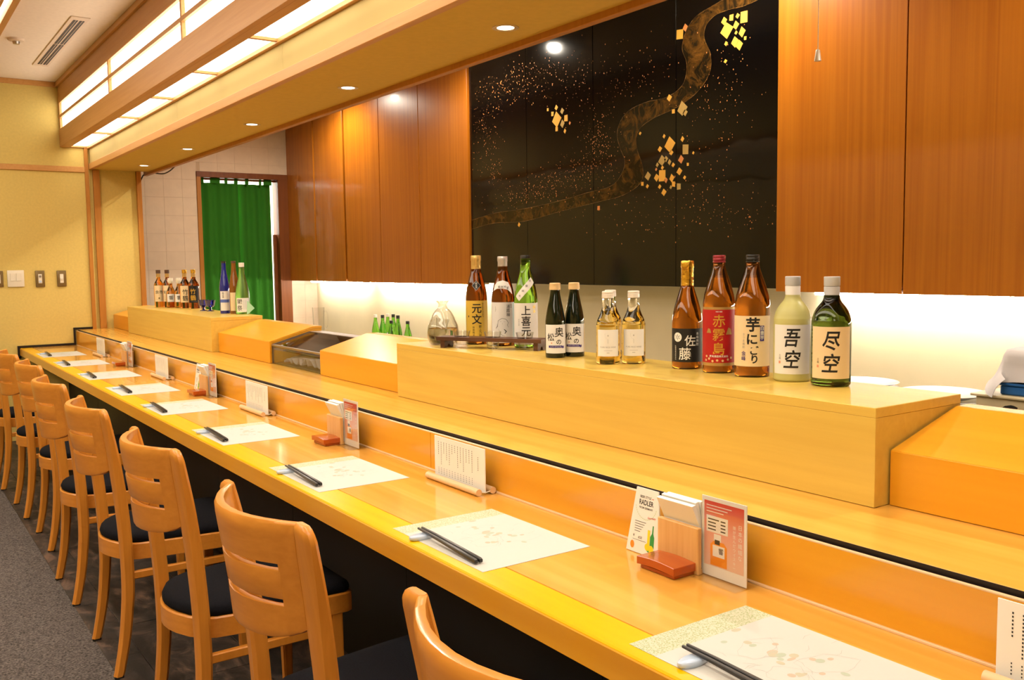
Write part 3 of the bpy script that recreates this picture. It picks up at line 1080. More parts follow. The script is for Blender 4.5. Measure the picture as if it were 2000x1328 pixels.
# raised display boxes
def display_box(label, y0, y1, x0, x1, endline=True):
    b = thing('display_box', label, 'box', ((x0 + x1) / 2, (y0 + y1) / 2, ZL))
    wpart('top_board', B(x0, x1, y0, y1, ZT - .02, ZT, bevel=.001), 'box', b)
    wpart('front_board', B(x0, x0 + .018, y0, y1, ZL + .001, ZT - .0201, bevel=.0008), 'box', b)
    for a, c in ((y0 + .0006, y0 + .018), (y1 - .018, y1 - .0006)):
        wpart('end_board', B(x0 + .0181, x1 - .001, a, c, ZL + .001, ZT - .0203), 'box', b)
    return b

display_box('long raised wooden display box holding the big bottles, near', 1.053, 3.03, .646, .948)
display_box('raised wooden display box by the end wall holding the whisky bottles', 5.30, 7.36, .652, .955)

# sloping case covers
def cover(label, y0, y1):
    c = thing('case_cover', label, 'cover', (.83, (y0 + y1) / 2, ZL))
    wpart('front_board', B(.690, .705, y0, y1, ZL + .001, .953, bevel=.0012), 'cover', c)
    wpart('sloping_lid', PR([(.6905, .9535), (.7055, .9455), (.925, 1.0065), (.972, 1.0065), (.972, 1.018), (.922, 1.018)], 'y', y0, y1, bevel=.001), 'cover', c)
    for a, b in ((y0 + .001, y0 + .016), (y1 - .016, y1 - .001)):
        wpart('side_board', PR([(.7055, ZL + .001), (.97, ZL + .001), (.97, 1.006), (.925, 1.006), (.7055, .945)], 'y', a, b), 'cover', c)
    return c

cover('sloping wooden case cover at the right picture edge, past the near display box', -.2, 1.049)
cover('sloping wooden case cover between the glass case and the near display box', 3.034, 3.846)
cover('sloping wooden case cover between the glass case and the far display box', 4.475, 5.296)
cover('small sloping wooden case cover against the end wall', 7.364, YW - .001)

# refrigerated glass case
gc = thing('glass_case', 'open glass topped chilled case between two wooden covers', 'case', (.82, 4.16, ZL))
g0, g1 = 3.852, 4.469
wpart('front_pane', B(.700, .704, g0, g1, ZL + .001, .932), 'pane', gc)
wpart('top_pane', PR([(.701, .934), (.701, .938), (.90, .992), (.90, .988)], 'y', g0, g1), 'pane', gc)
for a, b in ((g0, g0 + .008), (g1 - .008, g1)):
    wpart('side_rail', PR([(.698, ZL + .001), (.706, ZL + .001), (.706, .93), (.904, .985), (.93, .985), (.93, .995), (.902, .995), (.698, .94)], 'y', a, b), 'steel', gc)
wpart('front_rail', B(.697, .706, g0 + .008, g1 - .008, .930, .941, bevel=.002), 'grey_metal', gc)
wpart('back_rail', B(.90, .97, g0 + .008, g1 - .008, .98, .995, bevel=.002), 'steel', gc)
wpart('floor_tray', B(.71, .965, g0 + .009, g1 - .009, ZL + .001, ZL + .006), 'steel', gc)
wpart('back_plate', B(.945, .965, g0 + .009, g1 - .009, ZL + .006, .978), 'steel', gc)
wpart('drip_shelf', PR([(.75, .905), (.94, .955), (.94, .96), (.75, .91)], 'y', g0 + .14, g1 - .02), 'steel', gc)
bm = bmesh.new()
nx, ny = 8, 40
grid = [[bm.verts.new((.722 + .16 * i / nx + .006 * math.sin(j * .8), 3.875 + .50 * j / ny, ZL + .010 + (.022 + .030 * (1 - j / ny)) * (.55 + .45 * math.sin(j * 1.1 + i * .35)) + .02 * (i / nx))) for i in range(nx + 1)] for j in range(ny + 1)]
for j in range(ny):
    for i in range(nx):
        bm.faces.new((grid[j][i], grid[j][i + 1], grid[j + 1][i + 1], grid[j + 1][i]))
bmesh.ops.solidify(bm, geom=bm.faces[:], thickness=.003)
tag(link('pleated_paper', bm, 'cloth', smooth=40), 'pleated white paper lying inside the glass case', 'paper')

# ================================================================ chairs
def make_chair():
    t = thing('counter_chair', 'x', 'chair', (0, 0, 0), group='beech counter chairs')
    S = .10
    R_ = [(0, -.323, .030, .205, .030), (.11, -.299, .033, .205, .033), (.21, -.285, .035, .206, .036), (.31, -.277, .037, .207, .038), (.45, -.279, .037, .209, .041), (.58, -.288, .036, .213, .046),
          (.66, -.297, .034, .218, .052), (.74, -.309, .030, .225, .058), (.82, -.325, .025, .235, .062), (.858, -.333, .022, .239, .062)]
    rings_ = smooth_curve(R_, 4) + [(.870, -.336, .021, .236, .058), (.879, -.338, .018, .229, .050), (.8845, -.340, .012, .220, .038)]

    def at(z):
        for a, b in zip(rings_, rings_[1:]):
            if a[0] <= z <= b[0]:
                k = (z - a[0]) / (b[0] - a[0] + 1e-9)
                return [p + (q - p) * k for p, q in zip(a, b)]
        return rings_[-1]
    for s in (1, -1):
        bm = bmesh.new()
        vr = []
        for z, xf, dp, yo, w in rings_:
            z = max(z, .006)
            c = min(.007, dp * .3)
            x0, x1, ya, yb2 = xf - dp, xf, yo - w, yo
            loop = [(x1, ya + c), (x1, yb2 - c), (x1 - c, yb2), (x0 + c, yb2), (x0, yb2 - c * 1.6), (x0, ya + c), (x0 + c, ya), (x1 - c, ya)]
            vr.append([bm.verts.new((a + S, s * b, z)) for a, b in loop])
        for a, b in zip(vr, vr[1:]):
            for k in range(8):
                bm.faces.new((a[k], a[(k + 1) % 8], b[(k + 1) % 8], b[k]))
        bm.faces.new(vr[0])
        bm.faces.new(vr[-1])
        bmesh.ops.recalc_face_normals(bm, faces=bm.faces[:])
        leg = link('rear_leg', bm, 'chair', t, 35)
        link('foot_pad', B(-.352 + S, -.325 + S, s * .178 if s > 0 else -.203, .203 if s > 0 else -.178, 0, .007), 'rubber', leg)
    # curved back with two slots
    us = [-.186, -.170, -.1501, -.15, -.115, -.08, -.04, 0, .04, .08, .115, .15, .1501, .170, .186]
    zs = [.655, .67, .69, .722, .7225, .7335, .734, .76, .7915, .792, .803, .8035, .83, .86, .878, .884]
    th = .017

    def pos(uu, z, back):
        k = at(z)
        xm = k[1] - k[2] + th * .5 - .0005
        inner = k[3] - k[4]
        zz = z
        e = abs(uu) / .186
        if z < .69:
            zz = z + (.69 - z) / .035 * .028 * e ** 5
        bulge = .070 * (1 - e * e)
        x = xm - bulge + (-th / 2 if back else th / 2)
        ysc = (inner + .006) / .186
        return Vector((x + S, uu * ysc, zz))
    bm = bmesh.new()
    F = [[bm.verts.new(pos(a, z, False)) for a in us] for z in zs]
    K = [[bm.verts.new(pos(a, z, True)) for a in us] for z in zs]

    def hole(i, j):
        zm, um = (zs[j] + zs[j + 1]) / 2, (us[i] + us[i + 1]) / 2
        return abs(um) < .15 and (.7223 < zm < .7338 or .7917 < zm < .8032)
    nu, nz = len(us) - 1, len(zs) - 1
    solid = {(i, j) for i in range(nu) for j in range(nz) if not hole(i, j)}
    for i, j in solid:
        bm.faces.new((F[j][i], F[j][i + 1], F[j + 1][i + 1], F[j + 1][i]))
        bm.faces.new((K[j][i], K[j + 1][i], K[j + 1][i + 1], K[j][i + 1]))
        for di, dj, a, b in ((0, -1, (j, i), (j, i + 1)), (0, 1, (j + 1, i), (j + 1, i + 1)), (-1, 0, (j, i), (j + 1, i)), (1, 0, (j, i + 1), (j + 1, i + 1))):
            if (i + di, j + dj) not in solid:
                bm.faces.new((F[a[0]][a[1]], F[b[0]][b[1]], K[b[0]][b[1]], K[a[0]][a[1]]))
    bmesh.ops.recalc_face_normals(bm, faces=bm.faces[:])
    edges = [e for e in bm.edges if len(e.link_faces) == 2 and e.calc_face_angle(0) > 1.2]
    bmesh.ops.bevel(bm, geom=edges, offset=.0035, segments=2, profile=.5, affect='EDGES')
    link('backrest', bm, 'chair_x', t, 35)
    # seat frame and cushion
    half = [(.120, 0), (.120, .185), (.112, .203), (.095, .211), (0, .205), (-.10, .193), (-.20, .180), (-.255, .170), (-.285, .152), (-.310, .120), (-.330, .075), (-.340, .035)]
    loop = half + [(-.343, 0)] + [(a, -b) for a, b in half[:0:-1]]

    def ring(bm, k, z):
        return [bm.verts.new(((a + .11) * k - .11 + S, b * k, z)) for a, b in loop]

    def stack(levels):
        bm = bmesh.new()
        rs = [ring(bm, k, z) for k, z in levels]
        n = len(loop)
        for a, b in zip(rs, rs[1:]):
            for q in range(n):
                bm.faces.new((a[q], a[(q + 1) % n], b[(q + 1) % n], b[q]))
        bm.faces.new(rs[0])
        bm.faces.new(rs[-1])
        bmesh.ops.recalc_face_normals(bm, faces=bm.faces[:])
        return bm
    link('seat_frame', stack([(.98, .372), (1, .374), (1, .424), (.985, .428), (.93, .428)]), 'chair_x', t, 35)
    link('cushion', stack([(.95, .426), (.975, .432), (.98, .441), (.96, .451), (.90, .457), (.75, .461), (.4, .463)]), 'cushion', t, 60)
    for s in (1, -1):
        bm = bmesh.new()
        rs = []
        for z, w in ((.007, .026), (.2, .031), (.374, .037)):
            yo = .205 if z > .3 else (.207 if z < .1 else .206)
            rs.append([bm.verts.new(p) for p in ((.085 - w + S, s * (yo - w), z), (.085 + S, s * (yo - w), z), (.085 + S, s * yo, z), (.085 - w + S, s * yo, z))])
        for a, b in zip(rs, rs[1:]):
            for q in range(4):
                bm.faces.new((a[q], a[(q + 1) % 4], b[(q + 1) % 4], b[q]))
        bm.faces.new(rs[0])
        bm.faces.new(rs[-1])
        bmesh.ops.recalc_face_normals(bm, faces=bm.faces[:])
        bmesh.ops.bevel(bm, geom=[e for e in bm.edges if abs(e.verts[0].co.z - e.verts[1].co.z) > .05], offset=.004, segments=2, affect='EDGES')
        leg = link('front_leg', bm, 'chair', t, 30)
        link('foot_pad', B(.060 + S, .084 + S, .182 if s > 0 else -.206, .206 if s > 0 else -.182, 0, .008), 'rubber', leg)
        y = s * .19
        link('side_stretcher', B(-.300 + S, .06 + S, y - .009, y + .009, .318, .343, bevel=.003), 'chair', t, 30)
    return t

chair0 = make_chair()
ch = [(.89, 0, 0, 'nearest to the viewer, cut by the bottom edge'), (1.70, 0, 0, 'second nearest to the viewer, its whole backrest in view'), (2.52, 0, .01, 'third nearest to the viewer'), (3.32, -.004, -.01, 'fourth nearest to the viewer'),
      (4.12, 0, .01, 'fifth nearest to the viewer'), (4.95, .035, .0, 'sixth nearest to the viewer'), (5.67, .02, .01, 'seventh nearest, cut by the left picture edge'), (6.48, 0, 0, 'farthest, only a rear leg showing')]
for i, (y, dx, rz, nm) in enumerate(ch):
    o = chair0 if i == 0 else dup(chair0)
    o.location = (-.10 + dx, y, 0)
    o.rotation_euler = (0, 0, rz)
    o['label'] = 'beech counter chair with black seat, ' + nm


# ================================================================ place settings
ORD = ['first', 'second', 'third', 'fourth', 'fifth', 'sixth', 'seventh', 'eighth', 'ninth']
mats = [(7.441, .066), (6.672, .058), (5.836, .054), (5.058, .068), (4.317, .043), (3.514, .042), (2.696, .040), (1.887, .036), (1.074, .050)]
bm = B(0, .2756, 0, .383, 0, .0006)
mat0 = link('placemat', bm, 'mat')
art = N2()
for px, py, rx, ry, a in ((.15, .25, .045, .026, .3), (.19, .15, .05, .03, -.4), (.11, .16, .03, .03, 0)):
    pts = []
    for k in range(14):
        t_ = 2 * PI * k / 14
        q = 1 + .12 * math.cos(5 * t_)
        pts.append((px + q * rx * math.cos(t_) * math.cos(a) - q * ry * math.sin(t_) * math.sin(a), py + q * rx * math.cos(t_) * math.sin(a) + q * ry * math.sin(t_) * math.cos(a)))
    for k in range(14):
        stroke2(art, [pts[k], pts[(k + 1) % 14]], .0009)
rnd = random.Random(11)
for _ in range(18):
    px, py = rnd.gauss(.15, .04), rnd.gauss(.19, .06)
    a = rnd.uniform(0, PI)
    stroke2(art, [(px, py), (px + .012 * math.cos(a), py + .012 * math.sin(a)), (px + .026 * math.cos(a + .3), py + .026 * math.sin(a + .3))], .0008)
for v_ in art.verts:
    v_.co.z = .0008
link('printed_lines', art, 'art_line', mat0)['kind'] = 'stuff'
for mname in ('art_peach', 'art_green', 'art_tan'):
    art = N2()
    for _ in range(7):
        px, py = rnd.gauss(.15, .035), rnd.gauss(.18, .06)
        disc2(art, px, py, rnd.uniform(.005, .011), rnd.uniform(.003, .008), 10)
    for v_ in art.verts:
        v_.co.z = .00075
    link('printed_petals', art, mname, mat0)['kind'] = 'stuff'

def stick_mesh():
    bm = bmesh.new()
    rs = []
    for y, w, z in ((0, .0022, .0125), (-.06, .0030, .0112), (-.16, .0040, .0072), (-.252, .0044, .0034), (-.256, .0036, .0032)):
        c = w * .35
        rs.append([bm.verts.new((a, y, z + b + w * .6)) for a, b in ((-w + c, -w), (w - c, -w), (w, -w + c), (w, w - c), (w - c, w), (-w + c, w), (-w, w - c), (-w, -w + c))])
    for a, b in zip(rs, rs[1:]):
        for k in range(8):
            bm.faces.new((a[k], a[(k + 1) % 8], b[(k + 1) % 8], b[k]))
    bm.faces.new(rs[0])
    bm.faces.new(rs[-1])
    bmesh.ops.recalc_face_normals(bm, faces=bm.faces[:])
    return bm

stick0 = link('chopstick', stick_mesh(), 'chop', smooth=30)
bm = LA([(0, .0), (.9, .0), (1.0, .35), (.97, .8), (.8, .95), (0, .78)], 28)
for v_ in bm.verts:
    v_.co = Vector((v_.co.x * .032, v_.co.y * .0135, v_.co.z * .0105))
rest0 = link('chopstick_rest', bm, 'porcelain', smooth=60)
for i, (A, cx) in enumerate(mats):
    mo = mat0 if i == 0 else dup(mat0)
    mo.location = (.026, A - .383, .7203)
    tag(mo, 'white printed paper placemat, %s one counted from the end wall' % ORD[i], 'placemat', 'paper placemats')
    tip = A - .072 if i < 7 else A - .083
    r_ = rest0 if i == 0 else dup(rest0)
    r_.location = (cx + .004, tip - .030, .7212)
    tag(r_, 'oval pale blue chopstick rest on the %s placemat from the end wall' % ORD[i], 'chopstick rest', 'porcelain chopstick rests')
    for k, nm in enumerate(('outer', 'inner')):
        s_ = stick0 if (i == 0 and k == 0) else dup(stick0)
        s_.location = (cx + .012 + .0095 * k, tip, .7222)
        s_.rotation_euler = (0, 0, -.035 + .01 * k)
        tag(s_, 'black chopstick, %s of the pair on the %s placemat from the end wall' % (nm, ORD[i]), 'chopstick', 'black chopsticks')

# ================================================================ menu holders (facing the diners, -X)
def face_x(bm, x, y0, z0):
    """flat print (x right, y up) -> plane facing -X; print x runs towards -Y"""
    for v_ in bm.verts:
        v_.co = Vector((x, y0 - v_.co.x, z0 + v_.co.y))
    bmesh.ops.recalc_face_normals(bm, faces=bm.faces[:])
    bad = [q for q in bm.faces if q.normal.x > 0]
    bmesh.ops.reverse_faces(bm, faces=bad)
    return bm

def make_menu():
    t = thing('menu_stand', 'x', 'menu', (0, 0, 0), group='scroll menu stands')
    for x in (-.0225, .0225):
        link('dowel', TU([(x, -.135, .0095), (x, .135, .0095)], .0093, 16), 'dowel', t, 40)
    link('card', B(-.0012, .0012, -.132, .130, .004, .122), 'paper', t)
    p = N2()
    rnd = random.Random(3)
    cols = 15
    for c in range(cols):
        x = .022 + .0148 * c
        top = .108
        n = 7 if c == cols - 1 else rnd.randint(4, 12)
        if c == cols - 2:
            continue
        for k in range(n):
            h = .0030
            rect2(p, x - .0011, x + .0011, top - k * .0056 - h - (.012 if c == cols - 1 else 0), top - k * .0056 - (.012 if c == cols - 1 else 0))
        if c < cols - 2:
            for k in range(4):
                rect2(p, x - .0009, x + .0009, .034 - k * .0052 - .0025, .034 - k * .0052)
    card = t.children[-1]
    link('printed_columns', face_x(p, -.0016, .130, 0), 'ink', card)['kind'] = 'stuff'
    for y in (-.133, .131):
        link('cord', TU([(-.0225, y, .010), (0, y, .0065), (.0225, y, .010)], .0016, 6), 'cord', t)
    return t

menu0 = make_menu()
for i, (y, x, nm) in enumerate(((2.145, .366, 'beside the seam in the riser board'), (3.765, .368, 'third from the right picture edge'), (5.29, .368, 'second from the end wall'), (6.92, .368, 'nearest the end wall'), (.535, .366, 'cut by the right picture edge'))):
    o = menu0 if i == 0 else dup(menu0)
    o.location = (x, y, .7203)
    o['label'] = 'paper menu card between two wooden dowels, ' + nm

# ================================================================ condiment sets
def make_toothpick_box():
    t = thing('lacquer_box', 'x', 'box', (0, 0, 0), group='red lacquer boxes')
    link('base', B(.006, .066, -.047, .047, 0, .008, bevel=.001), 'lacquer', t)
    pts = [(-.052, .008)] + [(-.052 + .104 * k / 12, .0085 + .0025 * math.sin(PI * k / 12)) for k in range(1, 12)] + [(.052, .008)]
    top = [(.052 - .104 * k / 12, .024 + .003 * math.sin(PI * k / 12)) for k in range(13)]
    link('lid', PR(pts + top, 'x', 0, .072, bevel=.0008), 'lacquer', t, 25)
    return t

def make_holder():
    t = thing('napkin_holder', 'x', 'holder', (0, 0, 0), group='napkin holders')
    link('front_board', PR([(0, 0), (.011, 0), (.011, .093), (0, .093)], 'y', -.056, .056, bevel=.0015), 'pine', t)
    link('back_board', B(.040, .050, -.056, .056, 0, .093, bevel=.0015), 'pine', t)
    link('bottom_board', B(.0112, .0398, -.054, .054, 0, .010, bevel=.001), 'pine', t)
    return t

def make_napkins():
    t = thing('napkin_stack', 'x', 'napkins', (0, 0, 0), group='napkin stacks')
    for k in range(6):
        a = -.017 + .0058 * k
        x0 = .0122 + k * .0046
        pts = [(x0, .0), (x0 + .0042, .0), (x0 + .0042, .085), (x0 + .0042 + a * .9, .128 + .006 * math.sin(k)), (x0 + a * 1.25, .126 + .006 * math.sin(k)), (x0, .083)]
        link('napkin', PR(pts, 'y', -.049 + .002 * (k % 2), .049 - .002 * (k % 3)), 'napkin', t)
    return t

def make_card_stand():
    t = thing('card_stand', 'x', 'stand', (0, 0, 0), group='acrylic card stands')
    link('base_plate', B(-.032, .032, -.057, .057, 0, .0022), 'acrylic', t)
    link('card', B(-.0010, .0010, -.0555, .0555, .003, .158), 'paper', t)
    card = t.children[-1]
    link('front_sheet', B(-.0032, -.0016, -.057, .057, .0023, .160), 'acrylic', t)
    p = N2()
    rect2(p, .006, .105, .024, .150)
    link('picture', face_x(p, -.0012, .0555, 0), 'poster', card)
    p = N2()
    rect2(p, .012, .066, .090, .122)
    rect2(p, .031, .049, .074, .088)
    rect2(p, .028, .058, .044, .066)
    link('white_print', face_x(p, -.0014, .0555, 0), 'white_ink', card)
    p = N2()
    poly2(p, [(.022, .026), (.064, .026), (.064, .066), (.056, .074), (.030, .074), (.022, .066)])
    link('bottle_picture', face_x(p, -.0013, .0555, 0), 'orange_ink', card)
    p = N2()
    column(p, '日本の繊細な', .096, .118, .0105, 1.1)
    column(p, '技が生んだウイスキー。', .082, .114, .0078, 1.1)
    for k in range(3):
        rect2(p, .012, .075 - .01 * k, .141 - .006 * k, .1425 - .006 * k)
    link('white_lettering', face_x(p, -.0014, .0555, 0), 'white_ink', card)
    p = N2()
    for k in range(4):
        rect2(p, .016, .036 + .008 * (k == 0), .114 - .0065 * k, .1163 - .0065 * k)
        rect2(p, .048, .060, .1135 - .0065 * k, .116 - .0065 * k)
    column(p, '響', .049, .063, .013, 1, bold=.01)
    rect2(p, .033, .046, .068, .077)
    link('dark_print', face_x(p, -.0015, .0555, 0), 'ink', card)
    return t

tb0, nh0, np0, cs0 = make_toothpick_box(), make_holder(), make_napkins(), make_card_stand()
cond = [(1.29, 'nearest the viewer'), (2.94, 'second nearest the viewer'), (4.46, 'third nearest the viewer'), (6.13, 'nearest the end wall')]
for i, (y, nm) in enumerate(cond):
    for k, (src, (x, dy), txt) in enumerate(((tb0, (.289, .002), 'red brown lacquered toothpick box, '), (nh0, (.348, 0), 'pale wooden napkin holder, '), (np0, (.348, 0), 'fanned white paper napkins in the wooden holder, '), (cs0, (.364, -.108), 'clear stand with a pink whisky card, '))):
        o = src if i == 0 else dup(src)
        o.location = (x, y + dy, .7203 if k != 2 else .7305)
        if k == 2:
            o.location.x += .0
        o['label'] = txt + nm

def make_beer_card():
    t = thing('beer_card', 'x', 'card', (0, 0, 0), group='white beer cards')
    W_, T_ = .104, .064
    sheet = PR([(-W_ / 2, .001), (W_ / 2, .001), (T_ / 2, .138), (-T_ / 2, .138)], 'x', -.0006, .0006)
    link('front_sheet', sheet, 'paper', t)
    fs = t.children[-1]
    link('back_sheet', PR([(-W_ / 2, .001), (W_ / 2, .001), (T_ / 2, .138), (-T_ / 2, .138)], 'x', .0012, .0024), 'paper', t)

    def put(p, mat, off):
        link('print', face_x(p, -.0006 - off, 0, 0), mat, fs)
    p = N2()
    line(p, 'BEER STYLE', -.003, .1205, .0072, .01, .9)
    line(p, 'RADLER', 0, .109, .0150, .02, .78)
    line(p, 'FROM GERMANY', 0, .0975, .0062, .01, .85)
    line(p, '¥', -.031, .036, .008)
    line(p, '650', -.012, .034, .008, 0, 1, 0, .2)
    rect2(p, -.034, .006, .0275, .0282)
    for k in range(5):
        rect2(p, -.030, .003 - .004 * k, .0665 - .0052 * k, .0676 - .0052 * k)
    put(p, 'ink', .0003)
    p = N2()
    for k in range(18):
        a = PI * 1.05 + PI * .9 * k / 18
        a2 = a + PI * .9 / 18 * .7
        stroke2(p, [(.031 * math.cos(a), .105 + .031 * math.sin(a)), (.031 * math.cos(a2), .105 + .031 * math.sin(a2))], .004)
    put(p, 'pale_green_ink', .0002)
    p = N2()
    line(p, 'Germany', .019, .080, .0065, 0, 1, .12, .3)
    rect2(p, .016, .021, .119, .1205)
    put(p, 'red_ink', .0004)
    p = N2()
    poly2(p, [(.018, .022), (.030, .020), (.030, .042), (.0265, .050), (.0265, .066), (.0235, .066), (.0225, .050), (.018, .042)])
    poly2(p, [(.008, .012), (.016, .008), (.018, .015)])
    put(p, 'green_ink', .0003)
    p = N2()
    rect2(p, .010, .017, .022, .055)
    disc2(p, .011, .019, .0075)
    disc2(p, .022, .017, .0075)
    put(p, 'yellow_ink', .0004)
    p = N2()
    disc2(p, -.034, .016, .006, .008)
    put(p, 'orange_ink', .0004)
    return t

bc0 = make_beer_card()
for i, (y, nm) in enumerate(((1.393, 'nearest the viewer'), (4.57, 'half hidden at the third napkin holder'))):
    o = bc0 if i == 0 else dup(bc0)
    o.location = (.352, y, .7203)
    o.rotation_euler = (0, .10, 0)
    o['label'] = 'white printed beer card leaning beside the napkin holder, ' + nm

# ================================================================ bottles
def prof_r(prof, z):
    for (r0, z0), (r1, z1) in zip(prof, prof[1:]):
        if z0 <= z <= z1 and z1 > z0:
            return r0 + (r1 - r0) * (z - z0) / (z1 - z0)
    return prof[-1][0]

def bottle(name, label, loc, R, body, glass_mat, caps, labels=(), turn=0.0, cat='bottle', group=None, seg=40):
    """body: (radius fraction, z) points; caps: (name, profile, mat); labels: (name, mat, x0,x1,z0,z1, [(print bmesh, mat)], rfun?)"""
    d = CAM - Vector(loc)
    t = thing(name, label, cat, loc, math.atan2(d.x, -d.y) + turn, group)
    pr = [(a * R, z) for a, z in body]
    link('glass_body', LA([(0, pr[0][1])] + pr + [(0, pr[-1][1])], seg), glass_mat, t, 35)
    for nm, p, m_ in caps:
        link(nm, LA(p, 28), m_, t, 35)
    for nm, m_, x0, x1, z0, z1, prints, shaped in labels:
        rf = (lambda z: prof_r(pr, z)) if shaped else None
        p = N2()
        if callable(shaped):
            shaped(p)
        else:
            rect2(p, x0, x1, z0, z1)
        lb = link(nm, wrap(p, R, .0003, rf), m_, t, 60)
        for k, (pb, pm) in enumerate(prints):
            link('lettering', wrap(pb, R, .0006 + .0002 * k, rf), pm, lb)
    return t

def P(fn):
    p = N2()
    fn(p)
    return p

def cyl(r0, z0, r1, z1, b=.0015):
    return [(0, z0), (r0 - b, z0), (r0, z0 + b), (r1, z1 - b), (r1 - b, z1), (0, z1)]

SAKE = smooth_curve([(.90, 0), (1, .006), (1, .05), (1, .135), (.985, .155), (.93, .178), (.80, .205), (.62, .232), (.48, .252), (.42, .268), (.405, .285), (.405, .30)], 3)
SAKE = [(a, z * 1.04) for a, z in SAKE]
def ztop(b, k):
    return [(a, z * k) for a, z in b]

# three tall sake bottles on the rack side
bottle('sake_bottle', 'tall amber sake bottle with mustard gold label and gold foil', (.850, 2.798, ZT), .0390, SAKE, 'amber',
       [('foil', [(0, .317), (.0175, .317), (.0185, .314), (.0185, .300), (.0172, .297), (.0176, .262), (.0176, .255), (0, .255)], 'pale_gold')],
       [('label', 'lab_gold', -.052, .052, .018, .157, [
           (P(lambda p: (column(p, '元文', 0, .147, .037, 1.02, .018), column(p, '郡上乃地酒', .012, .070, .0105, 1.0, .008))), 'ink'),
           (P(lambda p: (column(p, 'あさぎりのまち', .0235, .150, .0075, 1.0), column(p, '特別純米酒', -.012, .066, .008, 1.15), rect2(p, -.034, -.030, .098, .104))), 'ink')], False),
        ('neck_diamond', 'lab_black', 0, 0, 0, 0, [(P(lambda p: column(p, '純米酒', 0, .222, .0075, .95)), 'white_ink'),
           (P(lambda p: [stroke2(p, [a, b], .0012) for a, b in (((-.0155, .2105), (0, .2270)), ((0, .2270), (.0155, .2105)), ((.0155, .2105), (0, .1940)), ((0, .1940), (-.0155, .2105)))]), 'white_ink')],
         lambda p: poly2(p, [(-.017, .2105), (0, .1925), (.017, .2105), (0, .2285)]))], turn=.0)
bottle('sake_bottle', 'tall brown sake bottle with white brush-drawing label and silver cap', (.885, 2.680, ZT), .0410, ztop(SAKE, .985), 'amber',
       [('foil', [(0, .312), (.0170, .312), (.0180, .308), (.0180, .296), (.0168, .293), (.0172, .270), (.0172, .262), (0, .262)], 'silver_foil')],
       [('label', 'lab_white', -.055, .037, .012, .153, [
           (P(lambda p: (column(p, '浦霞禅', .018, .146, .0145, 1.0, .004), column(p, '純米', .030, .147, .007, 1.0))), 'ink'),
           (P(lambda p: (stroke2(p, [(-.022, .070), (-.018, .090), (-.004, .098), (.010, .094), (.018, .082), (.014, .074), (.018, .066)], .0012),
                         stroke2(p, [(-.028, .062), (-.022, .070), (-.021, .078)], .0022), stroke2(p, [(-.012, .086), (-.006, .087)], .001), stroke2(p, [(.001, .086), (.006, .085)], .001),
                         stroke2(p, [(-.004, .082), (-.003, .077)], .001), stroke2(p, [(.002, .060), (.010, .052), (.004, .044)], .004), stroke2(p, [(-.030, .140), (-.028, .128), (-.031, .120)], .001),
                         stroke2(p, [(-.018, .062), (-.012, .046), (-.004, .038), (.006, .036)], .001))), 'ink')], False),
        ('label_side', 'lab_teal', .037, .056, .012, .153, [], False),
        ('neck_band', 'lab_white', 0, 0, 0, 0, [(P(lambda p: [line(p, c, -.013 + .0105 * i, .2065 - .004 * (i > 2), .0095, .01) for i, c in enumerate('純米吟醸')]), 'ink')],
         lambda p: poly2(p, [(-.040, .192), (-.022, .200), (0, .201), (.018, .196), (.038, .180), (.033, .200), (.020, .222), (0, .229), (-.020, .224), (-.034, .212)]))], turn=.0)
bottle('sake_bottle', 'tall bright green sake bottle with diagonal white neck strip', (.900, 2.564, ZT), .0405, ztop(SAKE, .995), 'green',
       [('cap', [(0, .3145), (.0155, .3145), (.0165, .312), (.0165, .303), (0, .303)], 'cap_black'), ('neck_glass', [(.0150, .302), (.0168, .300), (.0168, .292), (.0158, .290), (.0150, .290)], 'dark_green')],
       [('label', 'lab_white', -.058, .058, .012, .153, [(P(lambda p: column(p, '上喜元', 0, .146, .035, 1.03, .014)), 'ink'),
           (P(lambda p: column(p, '純米', .031, .146, .013, 1.1, .01)), 'gold_ink'), (P(lambda p: column(p, '純米吟醸', -.026, .100, .0055, 1.1)), 'grey_ink')], False),
        ('neck_strip', 'lab_white', 0, 0, 0, 0, [(P(lambda p: [line(p, c, -.022 + .0125 * i, .178 + .0165 * i, .0085) for i, c in enumerate('米純撰特')]), 'ink')],
         lambda p: poly2(p, [(-.040, .176), (-.024, .160), (.034, .222), (.019, .240)]))], turn=.0)

# pair of small black bottles
OKU = smooth_curve([(.90, 0), (1, .005), (1, .04), (1, .100), (.97, .118), (.84, .142), (.66, .168), (.52, .190), (.46, .202), (.46, .207)], 3)
for loc, tn, nm in (((.772, 2.233, ZT), .15, 'left'), ((.837, 2.222, ZT), .0, 'right')):
    bottle('sake_bottle', 'small black sparkling sake bottle with white label, %s of the pair' % nm, loc, .0306, OKU, 'black_glass',
           [('cap', [(0, .227), (.0150, .227), (.0168, .225), (.0172, .220), (.0168, .2165), (.0174, .214), (.0174, .206), (0, .206)], 'cap_gold')],
           [('label', 'lab_white', -.042, .036, .0146, .1015, [(P(lambda p: (line(p, '奥', .008, .079, .031, .01), line(p, 'の', .006, .049, .018, .015), line(p, '松', -.020, .064, .025, .01))), 'ink'),
               (P(lambda p: (rect2(p, -.027, .018, .0315, .0385), poly2(p, [(.018, .029), (.024, .031), (.024, .038), (.018, .036)]))), 'purple'),
               (P(lambda p: line(p, 'スパークリング', -.004, .035, .0052)), 'white_ink'), (P(lambda p: disc2(p, -.017, .046, .0022)), 'pale_red')], False),
            ('label_back', 'lab_cream', .038, .060, .0146, .1015, [], False)], turn=tn, group='small black bottles')

